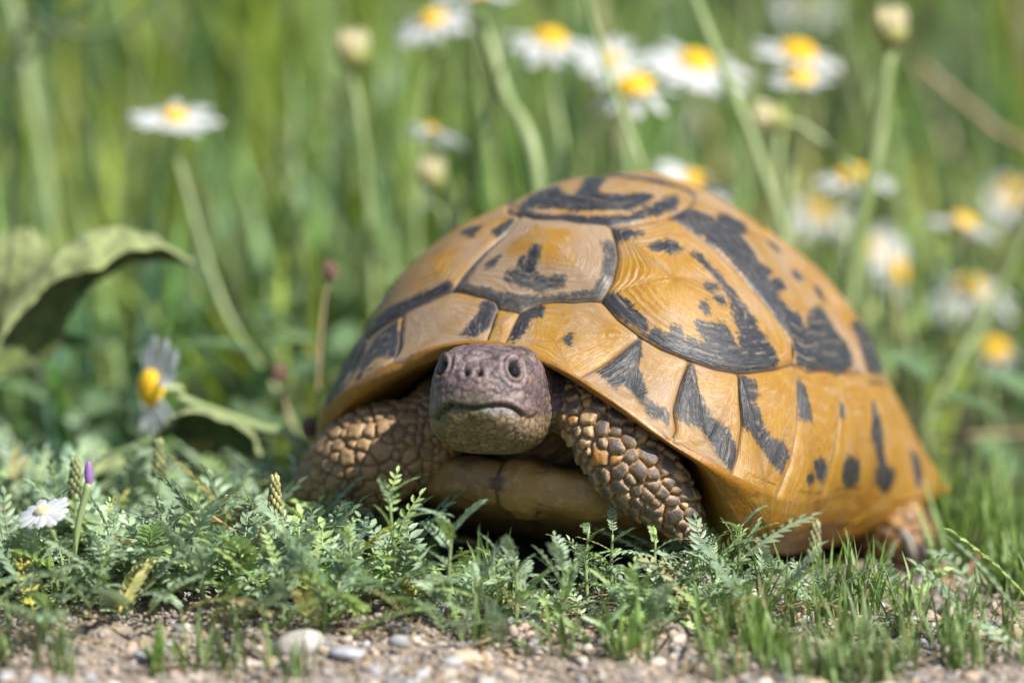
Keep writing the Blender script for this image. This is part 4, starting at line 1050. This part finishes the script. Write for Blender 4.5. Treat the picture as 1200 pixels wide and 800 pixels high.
_nt = M_FELT.node_tree; bump(_nt, _nt.nodes['Principled BSDF'], noise(_nt, geo_pos(_nt), 380, 5, .7), .0022, 1.0)
_nt.nodes['Principled BSDF'].inputs['Sheen Weight'].default_value = .12
M_TAN = flat_mat('dry_tan', (.38, .30, .18), .7, .2, (.30, .22, .12), 120)
rf = np.random.default_rng(33)
def petal_mesh(ln, wd, droop):
    n, mm = 9, 7; t = np.linspace(0, 1, n); V = []
    for a in t:
        wv = wd*.5*(.35 + .65*math.sin(min(1, a*1.5)*math.pi/2))*(1 if a < .8 else math.sqrt(max(0.03, 1 - ((a - .8)/.21)**2)))
        for b in np.linspace(-1, 1, mm):
            V.append([a*ln - (.05*ln*math.cos(b*9) if a == 1 else 0), b*wv, -droop*ln*a*a - .12*wd*b*b + .02*wd*math.cos(b*9)])
    return mesh_np('petal', V, grid_faces(n, mm))
PETALS = []
for k in range(6):
    me = petal_mesh(1.0, rf.uniform(.30, .40), (-.05, .05, .12, .22, .4, .6)[k]); me.materials.append(M_PETAL); PETALS.append(me)
# domed disc made of florets
mb = MB(); V, f4, f3 = uvs(9, 16)
for k in range(110):
    a = k*2.39996; r = math.sqrt((k + .5)/110); p = np.array([r*math.cos(a), r*math.sin(a), .62*math.sqrt(max(0, 1 - r*r*.97))])
    Vs, g4, g3 = uvs(4, 6); mb.add(Vs*.085 + p, [g4, g3])
mb.add(V*np.array([1, 1, .6]), [f4, f3]); DISC = mb.mesh('disc'); DISC.materials.append(M_DISC)
mb = MB(); V, f4, f3 = uvs(9, 14); V = V.copy(); V[:, 2] = np.minimum(V[:, 2], .1); mb.add(V*np.array([.95, .95, .55]), [f4, f3]); CAL = mb.mesh('calyx'); CAL.materials.append(M_CALYX)
def basis(n, spin=0.0):
    n = np.asarray(n, float); n = n/np.linalg.norm(n); a = np.array([0, 0, 1.]) if abs(n[2]) < .95 else np.array([1., 0, 0])
    x = np.cross(a, n); x /= np.linalg.norm(x); y = np.cross(n, x)
    return np.stack([x*math.cos(spin) + y*math.sin(spin), -x*math.sin(spin) + y*math.cos(spin), n], 1)
def place(o, p, R, s):
    M = Matrix(np.asarray(R*np.asarray(s)).tolist()).to_4x4(); M.translation = Vector(np.asarray(p)*CM); o.matrix_basis = M
def part(name, me, parent):
    o = bpy.data.objects.new(name, me); COL.objects.link(o); o.parent = parent; return o
def stalk_to(top, nrm, via, y, rad, foot=None):
    """stem from the head down to the ground through picture points (px,py,depth)"""
    pts = [top - nrm*.15, top - nrm*.7] + [at(*q) for q in via]
    last = pts[-1]
    fx = last[0] + (last[0] - top[0])*.3 + rf.uniform(-.5, .5) if foot is None else foot
    fy = last[1] + rf.uniform(-.5, .5); pts.append(np.array([fx, fy, float(gh(fx, fy)) - .2]))
    c = bez(pts, 8*len(pts)); return c
WIDE = petal_mesh(1.0, .50, .1); WIDE.materials.append(M_PETAL)
DISC2 = DISC.copy(); DISC2.materials.clear(); DISC2.materials.append(M_CREAM)
def daisy(px_, py_, y, wpx, nrm, label, wide=False, cream=False, via=(), petals=None, droop=1, disc=.30, group='daisies in the meadow', skip=None, srad=.075, foot=None):
    top = at(px_, py_, y); nrm = np.array(nrm, float)/np.linalg.norm(nrm)
    R_ = wpx/8000*(160 + y)*.5; dr = R_*disc
    c = stalk_to(top, nrm, via, y, srad, foot)
    base = c[-1]; t = empty('daisy', base, label=label, cat='flower', group=group)
    V, F = tube(c - base, np.linspace(srad*.9, srad*1.25, len(c)), 7); obj('stem', mesh_np('stem', V, F), M_STALK, t)
    B = basis(nrm, rf.uniform(0, 1)); tp_ = top - base
    place(part('disc', DISC2 if cream else DISC, t), tp_, B, dr); place(part('calyx', CAL, t), tp_, B, dr*1.02)
    n = petals or int(rf.integers(10, 15))
    for k in range(n):
        a = 2*math.pi*k/n + rf.uniform(-.08, .08)
        if skip and skip[0] < (math.degrees(a) % 360) < skip[1]: continue
        d = int(np.clip(droop + rf.integers(-1, 2), 0, 5)); L = (R_ - dr*.75)*rf.uniform(.9, 1.06)
        Rz = rotz(a); tl = rf.uniform(-.1, .12); Ry = np.array([[math.cos(tl), 0, math.sin(tl)], [0, 1, 0], [-math.sin(tl), 0, math.cos(tl)]])
        Q = B@Rz@Ry
        place(part('petal', WIDE if wide else PETALS[d], t), tp_ + B@(Rz@np.array([dr*.72, 0, -.02])), Q, L)
    return t
U = (0, -.25, 1)
daisy(205, 137, 9, 104, (.05, -.26, 1), 'single open daisy standing alone at the upper left', via=[(212, 200, 9), (262, 360, 8), (330, 470, 6)], droop=1, disc=.27)
daisy(507, 24, 12, 100, (-.35, -.30, 1), 'daisy cut by the top edge left of the thick pale stem', via=[(500, 90, 12), (490, 170, 12)], droop=2)
daisy(645, 47, 12, 112, (.15, -.14, 1), 'daisy with the tallest yellow dome at top centre', via=[(652, 130, 12), (660, 230, 11)], droop=3, disc=.34)
daisy(716, 70, 13, 78, (.1, -.85, .8), 'small pale-centred daisy behind the slanting stem at top centre', via=[(722, 150, 13)], droop=1, disc=.25)
daisy(742, 103, 10, 110, (-.1, -.10, 1), 'daisy with sparse hanging petals above the top of the shell', via=[(738, 150, 10), (734, 210, 9)], droop=4, disc=.42, petals=9)
daisy(815, 74, 11, 138, (.25, -.26, 1), 'widest daisy, right of centre at the top with ruffled petals', via=[(805, 110, 11), (800, 180, 11)], droop=2, disc=.30, petals=15)
daisy(935, 63, 12, 112, (.22, -.20, 1), 'upper of two daisies stacked one above the other', via=[(915, 140, 12), (908, 250, 11)], droop=2, disc=.38)
daisy(938, 93, 10, 82, (0, -.12, 1), 'lower of two daisies stacked one above the other', via=[(937, 160, 10), (925, 270, 9)], droop=1, disc=.40)
daisy(508, 153, 10, 80, (.2, .35, 1), 'half closed daisy seen from below above a round bud', via=[(515, 200, 10), (530, 260, 9)], droop=3, disc=.3)
daisy(815, 212, 10, 100, (.45, -.35, 1), 'daisy peeking out behind the top of the shell', via=[(815, 260, 12)], droop=2, disc=.3)
daisy(1001, 208, 12, 100, (0, -.12, 1), 'daisy crossed by a thick pale stem right of the shell', via=[(1005, 260, 12), (1010, 340, 12)], droop=2, disc=.40, petals=11)
daisy(962, 248, 18, 92, (0, -.5, 1), 'very blurred daisy touching the shell silhouette on the right', via=[(962, 300, 18)], droop=2, disc=.34)
daisy(1128, 262, 12, 96, (.3, .22, 1), 'daisy tilted away at the right edge showing white petals', via=[(1132, 300, 12), (1150, 420, 12)], droop=2, disc=.34)
daisy(1050, 318, 16, 100, (.9, -.3, .2), 'blurred daisy turned edge-on right of the shell', via=[(1040, 380, 16)], droop=1, disc=.3)
daisy(1137, 338, 16, 110, (.1, -.35, 1), 'blurred daisy with low hanging petals at the right', via=[(1140, 420, 16)], droop=4, disc=.32)
daisy(1166, 410, 14, 58, (.1, -.6, 1), 'small nearly petal-less yellow daisy at the lower right', via=[(1160, 470, 14)], droop=4, disc=.55, petals=10)
daisy(1185, 228, 24, 100, (0, -.5, 1), 'faint far daisy at the right edge', via=[(1180, 300, 24)], droop=2)
daisy(1022, 292, 19, 90, (0, -.6, 1), 'faint far daisy behind the right stems', via=[(1015, 360, 19)], droop=2)
daisy(985, 350, 20, 70, (-.2, -.6, .9), 'half hidden blurred white daisy hugging the right flank of the shell', via=[(985, 400, 20)], droop=2)
daisy(940, 5, 30, 90, (0, -.4, 1), 'faint far daisy cut by the top edge at the right', via=[(935, 80, 30)], droop=2)
daisy(556, -8, 9, 100, (0, .1, 1), 'daisy above the top edge on the thick pale stem', via=[(566, 30, 9), (592, 110, 8.5), (630, 215, 7)], droop=2, srad=.14, disc=.4)
daisy(724, 152, 30, 46, (0, -.5, 1), 'small yellow flower head deep in the meadow behind the shell', via=[(720, 220, 30)], petals=8, disc=.62, droop=4)
daisy(178, 455, 1.2, 130, (-.93, -.42, .10), 'drooping daisy turned sideways beside the felted leaves', via=[(215, 468, 1.5), (300, 500, 1.2), (352, 524, .8)], droop=0, disc=.34, srad=.11, foot=-4.4, skip=(330, 352), wide=True, petals=12)
daisy(50, 598, -8.2, 66, (-.3, -.3, .9), 'blurred whitish flower head low in the mat at the far left', via=[(54, 640, -7.6)], droop=4, disc=.28, wide=True, cream=True, group='daisies in the meadow')
# tall bare stems that leave the picture
def bare(label, pts, rad):
    c = bez([at(*q) for q in pts], 40); e = c[-1]; foot = np.array([e[0] + .3, e[1], float(gh(e[0], e[1])) - .2]); c = np.vstack([c, np.linspace(e, foot, 8)[1:]])
    t = empty('flower_stem', c[-1], label=label, cat='flower stem'); V, F = tube(c - c[-1], rad, 8); obj('stem', mesh_np('stem', V, F), M_STALK, t)
    o = part('calyx', CAL, t); place(o, c[0] - c[-1], np.eye(3), rad*3)
    return t
bare('thin pale stem slanting down above the top of the shell', [(684, -20, 8), (702, 50, 8), (728, 130, 7.6), (752, 195, 7)], .085)
bare('thick pale stem slanting down behind the right of the shell', [(806, -20, 8), (838, 60, 8), (880, 160, 7.8), (918, 270, 7.5)], .13)
bare('pale stem crossing the right edge of the picture', [(1215, 240, 9), (1170, 340, 9), (1120, 430, 8.5), (1085, 500, 8)], .11)
# buds
def bud(px_, py_, y, dpx, nrm, label, via, srad=.08, openf=.5):
    top = at(px_, py_, y); nrm = np.array(nrm, float)/np.linalg.norm(nrm); r = dpx/8000*(160 + y)*.5
    c = stalk_to(top, nrm, via, y, srad); base = c[-1]
    t = empty('daisy_bud', base, label=label, cat='flower bud', group='daisy buds'); V, F = tube(c - base, np.linspace(srad, srad*1.3, len(c)), 7); obj('stem', mesh_np('stem', V, F), M_STALK, t)
    B = basis(nrm, .3); V, f4, f3 = uvs(12, 18); V = V.copy(); V[V[:, 2] > .25, 2] *= .7
    rib = 1 + .05*np.cos(np.arctan2(V[:, 1], V[:, 0])*9)*(1 - np.abs(V[:, 2])); V[:, :2] *= rib[:, None]
    o = obj('calyx', mesh_np('calyx', V, [f4, f3]), M_CALYX, t); place(o, top - base, B, r)
    n = 11
    for k in range(n):
        a = 2*math.pi*k/n; Rz = rotz(a); tl = -1.15 - .2*(k % 2); Ry = np.array([[math.cos(tl), 0, math.sin(tl)], [0, 1, 0], [-math.sin(tl), 0, math.cos(tl)]])
        q = part('petal', CREAMP, t); place(q, top - base + B@(Rz@np.array([r*.72, 0, r*.12])), B@Rz@Ry, r*1.15)
    return t
CREAMP = petal_mesh(1.0, .75, -.55); CREAMP.materials.append(M_CREAM)
bud(413, 62, 10, 38, (0, -.1, 1), 'pale round bud high at the left of the top', [(420, 130, 10), (430, 220, 10)])
bud(506, 208, 9, 32, (0, -.1, 1), 'white and yellow bud under the half closed daisy', [(512, 245, 9), (520, 285, 9)], .06)
bud(1044, 36, 8, 40, (0, -.1, 1), 'large bud on a thick straight stem at the upper right', [(1040, 80, 8), (1026, 180, 8), (1000, 310, 8)], .15)
bud(906, 139, 9, 34, (-.9, -.15, .25), 'nodding bud on a stem that bends over to the left', [(945, 152, 9), (985, 185, 9), (1010, 250, 9)], .08)

# --- felted leaves at the left
def sheet(name, rows, mat, parent, org, n=26, under=.46):
    """rows: list of [(px,py,depth),...]; lofts a leaf surface with thickness"""
    G = np.array([bez([at(*q) for q in r], n) for r in rows]); m_ = 15
    G = np.stack([bez(G[:, j], m_) for j in range(n)], 1)
    G = G + rf.normal(0, .02, G.shape) - org; _u = np.linspace(0, 1, n)[None, :]; _q = np.linspace(0, 1, m_)[:, None]; G[..., 2] += .05*np.sin(_u*38 + _q*9)*np.sin(_q*7 + .5); G[..., 1] += .06*np.sin(_u*31 + _q*5)
    me = mesh_np(name, G.reshape(-1, 3), grid_faces(m_, n)); q = np.repeat(np.linspace(0, 1, m_), n)[:, None]; uu = np.tile(np.linspace(0, 1, n), m_)[:, None]; vein = 1 - .28*np.exp(-(((uu*9 + np.abs(q - .46)*3) % 1 - .5)/.12)**2) + .35*(q < .06)*np.ones_like(uu); cattr(me, 'Col', vein*np.where(q < under, np.array([[.27, .32, .13]]), np.array([[.12, .165, .045]]))); o = obj(name, me, mat, parent)  # rows past under get a darker green, shade of the hanging half painted in
    md = o.modifiers.new('thick', 'SOLIDIFY'); md.thickness = .035*CM; md.offset = 0
    return o
o0 = at(-10, 560, 3); o0[2] = float(gh(o0[0], 3)); fl = empty('felted_leaf_plant', o0, label='large felted grey-green leaves arching at the left edge', cat='plant')
sheet('leaf', [[(-20, 452, 1.2), (0, 402, 1.4), (40, 350, 1.5), (78, 322, 1.6), (112, 318, 1.6), (150, 296, 1.8), (188, 291, 2.2), (226, 309, 2.6)],
               [(-24, 440, 1.5), (10, 368, 1.8), (52, 312, 2), (92, 279, 2.2), (130, 266, 2.3), (160, 270, 2.4), (192, 284, 2.6), (226, 308, 2.7)],
               [(-22, 448, 1.7), (8, 402, 2.6), (45, 362, 3.0), (78, 336, 3.2), (108, 318, 3.2), (150, 300, 3.0), (188, 296, 2.9), (226, 309, 2.7)],
               [(-22, 462, 1.7), (10, 440, 2.4), (44, 428, 3.0), (70, 408, 3.3), (80, 372, 3.5), (98, 340, 3.4), (160, 306, 3.1), (226, 310, 2.7)]], M_FELT, fl, o0)
sheet('leaf', [[(-30, 300, 5), (0, 276, 5), (30, 268, 5), (52, 282, 5.2)], [(-35, 350, 5), (0, 330, 4.6), (32, 312, 4.6), (56, 296, 5)], [(-35, 400, 5), (-5, 388, 5), (28, 352, 5), (55, 310, 5.2)]], M_FELT, fl, o0, under=2)
sheet('leaf', [[(180, 512, 0), (200, 492, 0), (225, 482, 0), (258, 492, 0), (290, 508, .2), (306, 536, .5)], [(182, 510, .8), (205, 489, 1.0), (228, 480, 1.0), (262, 490, 1.0), (294, 506, 1.0), (308, 536, .8)],
               [(184, 514, 1.2), (206, 512, 1.8), (232, 514, 1.8), (264, 526, 1.6), (290, 534, 1.2), (307, 538, .9)]], M_FELT, fl, o0)
sheet('leaf', [[(-20, 586, .2), (40, 574, 0), (90, 562, 0), (142, 546, .3)], [(-20, 568, .6), (40, 552, .5), (90, 544, .5), (144, 538, .6)], [(-20, 566, 1.4), (40, 556, 1.6), (90, 548, 1.5), (144, 540, 1)]], M_FELT, fl, o0, under=2)
for q0 in ((-22, 448, 1.6), (-33, 350, 4.9), (181, 512, .7), (-20, 572, .7)):
    c = bez([at(*q0) + [.15, 0, 0], (at(*q0) + o0)*.5 + [-.2, 0, .1], o0 + [rf.uniform(-.3, .3), rf.uniform(-.3, .3), -.1]], 12) - o0; V, F = tube(c, np.linspace(.1, .2, 12), 8); obj('leaf_stalk', mesh_np('leaf_stalk', V, F), M_STALK, fl)
# --- dry seed heads
def dryhead(px_, py_, y, r, via, label):
    top = at(px_, py_, y); c = bez([top] + [at(*q) for q in via], 20); b = c[-1].copy(); b[2] = float(gh(b[0], b[1])) - .1; c = np.vstack([c, b])
    t = empty('dry_seed_head', b, label=label, cat='dry plant', group='dry seed heads'); V, F = tube(c - b, .045, 6); obj('stalk', mesh_np('stalk', V, F), M_TAN, t)
    mb = MB()
    for k in range(26):
        a = k*2.4; z = -.9 + 1.9*k/26; q = math.sqrt(max(.05, 1 - z*z*.9))*.75; Vs, g4, g3 = uvs(5, 7)
        mb.add((Vs*np.array([.28, .28, .4]) + [q*math.cos(a), q*math.sin(a), z])*r + top - b, [g4, g3])
    obj('seed_head', mb.mesh('seed_head'), M_BROWN, t)
dryhead(386, 318, 2.5, .2, [(379, 360, 2.5), (374, 420, 2.2), (370, 500, 2)], 'small brown seed head on a thin stalk left of the shell')
dryhead(326, 437, 3, .2, [(334, 470, 3), (345, 520, 2.6)], 'short reddish seed head between the daisy and the shell')
dryhead(363, 500, .5, .22, [(360, 530, .5), (358, 560, .4)], 'dark withered tip beside the left rim of the shell')
# green seed spikes and small things in the mat
def spike(px_, py_, y, hpx, label, c=(.24, .27, .12), lean=0):
    top = at(px_, py_, y); h = hpx/8000*(160 + y); b = top - np.array([lean, 0, h]); b[2] -= .8
    t = empty('seed_spike', b, label=label, cat='seed spike', group='green seed spikes'); V, F = tube(np.linspace(b, top, 8) - b, .04, 6); obj('stem', mesh_np('stem', V, F), M_STALK, t)
    mb = MB(); n = 46
    for k in range(n):
        q = k/n; a = k*2.4; p = b + (top - b)*(.45 + .55*q); rr = .16*(1 - .6*q)
        Vs, g4, g3 = uvs(5, 6); mb.add((Vs*np.array([.05, .05, .09]))@rotz(a).T + p - b + [rr*math.cos(a), rr*math.sin(a), .02], [g4, g3], np.array(c)*rf.uniform(.6, 1.4))
    me = mb.mesh('seeds'); obj('seeds', me, M_VETCH, t)
spike(186, 516, -3.0, 40, 'green seed spike below the drooping daisy')
spike(88, 538, -4.5, 44, 'green seed spike near the left edge of the mat')
spike(322, 558, -6.0, 40, 'pale yellow-green seed spike left of the shaded foot', (.32, .31, .14))
spike(956, 612, -4.5, 46, 'crumbly pale seed spike under the shell at the right', (.34, .33, .18), .1)
spike(838, 500, 30, 20, 'far seed spike hidden behind the shell') if False else None
top = at(104, 566, -7.6); b = at(86, 655, -7.6); t = empty('purple_bud', b, label='purple tipped bud standing in the left mat', cat='flower bud')
c = bez([b, (b + top)*.5 + np.array([-.05, 0, 0]), top], 14) - b; V, F = tube(c, np.linspace(.06, .09, 14), 7); obj('stem', mesh_np('stem', V, F), M_STALK, t)
V, f4, f3 = uvs(10, 12); o = obj('petals', mesh_np('petals', V*np.array([.10, .10, .32]) + c[-1] + [0, 0, .2], [f4, f3]), M_PURPLE, t)
# red-brown dry stem at the right, tan dry blade across the upper right
def stick(name, label, pts, rad, mat, cat):
    c = bez([at(*q) for q in pts], 24); b = c[-1]; V, F = tube(c - b, np.linspace(rad*.7, rad, 24), 7)
    me = mesh_np(name, V, F); o = obj(name, me, mat); o.location = b*CM; tag(o, label, cat)
M_RED = flat_mat('red_stem', (.26, .10, .07), .6, 0, (.34, .17, .11))
stick('dry_twig', 'red-brown dry stem curving up from the soil at the right', [(1148, 650, -2), (1132, 672, -2.2), (1124, 700, -2.6), (1124, 716, -2.8)], .075, M_RED, 'dry stem')
stick('dry_twig', 'orange straw lying across the left leafy mat', [(238, 598, -5.6), (256, 610, -5.8), (276, 624, -6)], .05, flat_mat('orange_straw', (.42, .22, .10)), 'dry stem')
stick('dry_straw', 'broad tan dry blade slanting down at the upper right', [(1080, 78, 16), (1120, 112, 16), (1170, 155, 15), (1230, 205, 14), (1260, 420, 14)], .13, M_TAN, 'dry grass')
stick('dry_straw', 'pale thin straw lying level at the right edge', [(1225, 508, 9), (1150, 510, 9), (1085, 516, 8.5)], .09, M_TAN, 'dry grass')
stick('grass_stalk', 'dark green stem arching across the upper left corner', [(118, -12, 12), (66, 36, 12), (0, 88, 12), (-70, 160, 12), (-90, 520, 12)], .14, M_DKSTALK, 'grass stem')
stick('grass_stalk', 'dark green stem curving under the top edge at the upper left', [(190, -14, 12), (150, 30, 12), (100, 42, 12), (62, 34, 12), (20, 70, 12.5), (10, 600, 12)], .1, M_DKSTALK, 'grass stem')
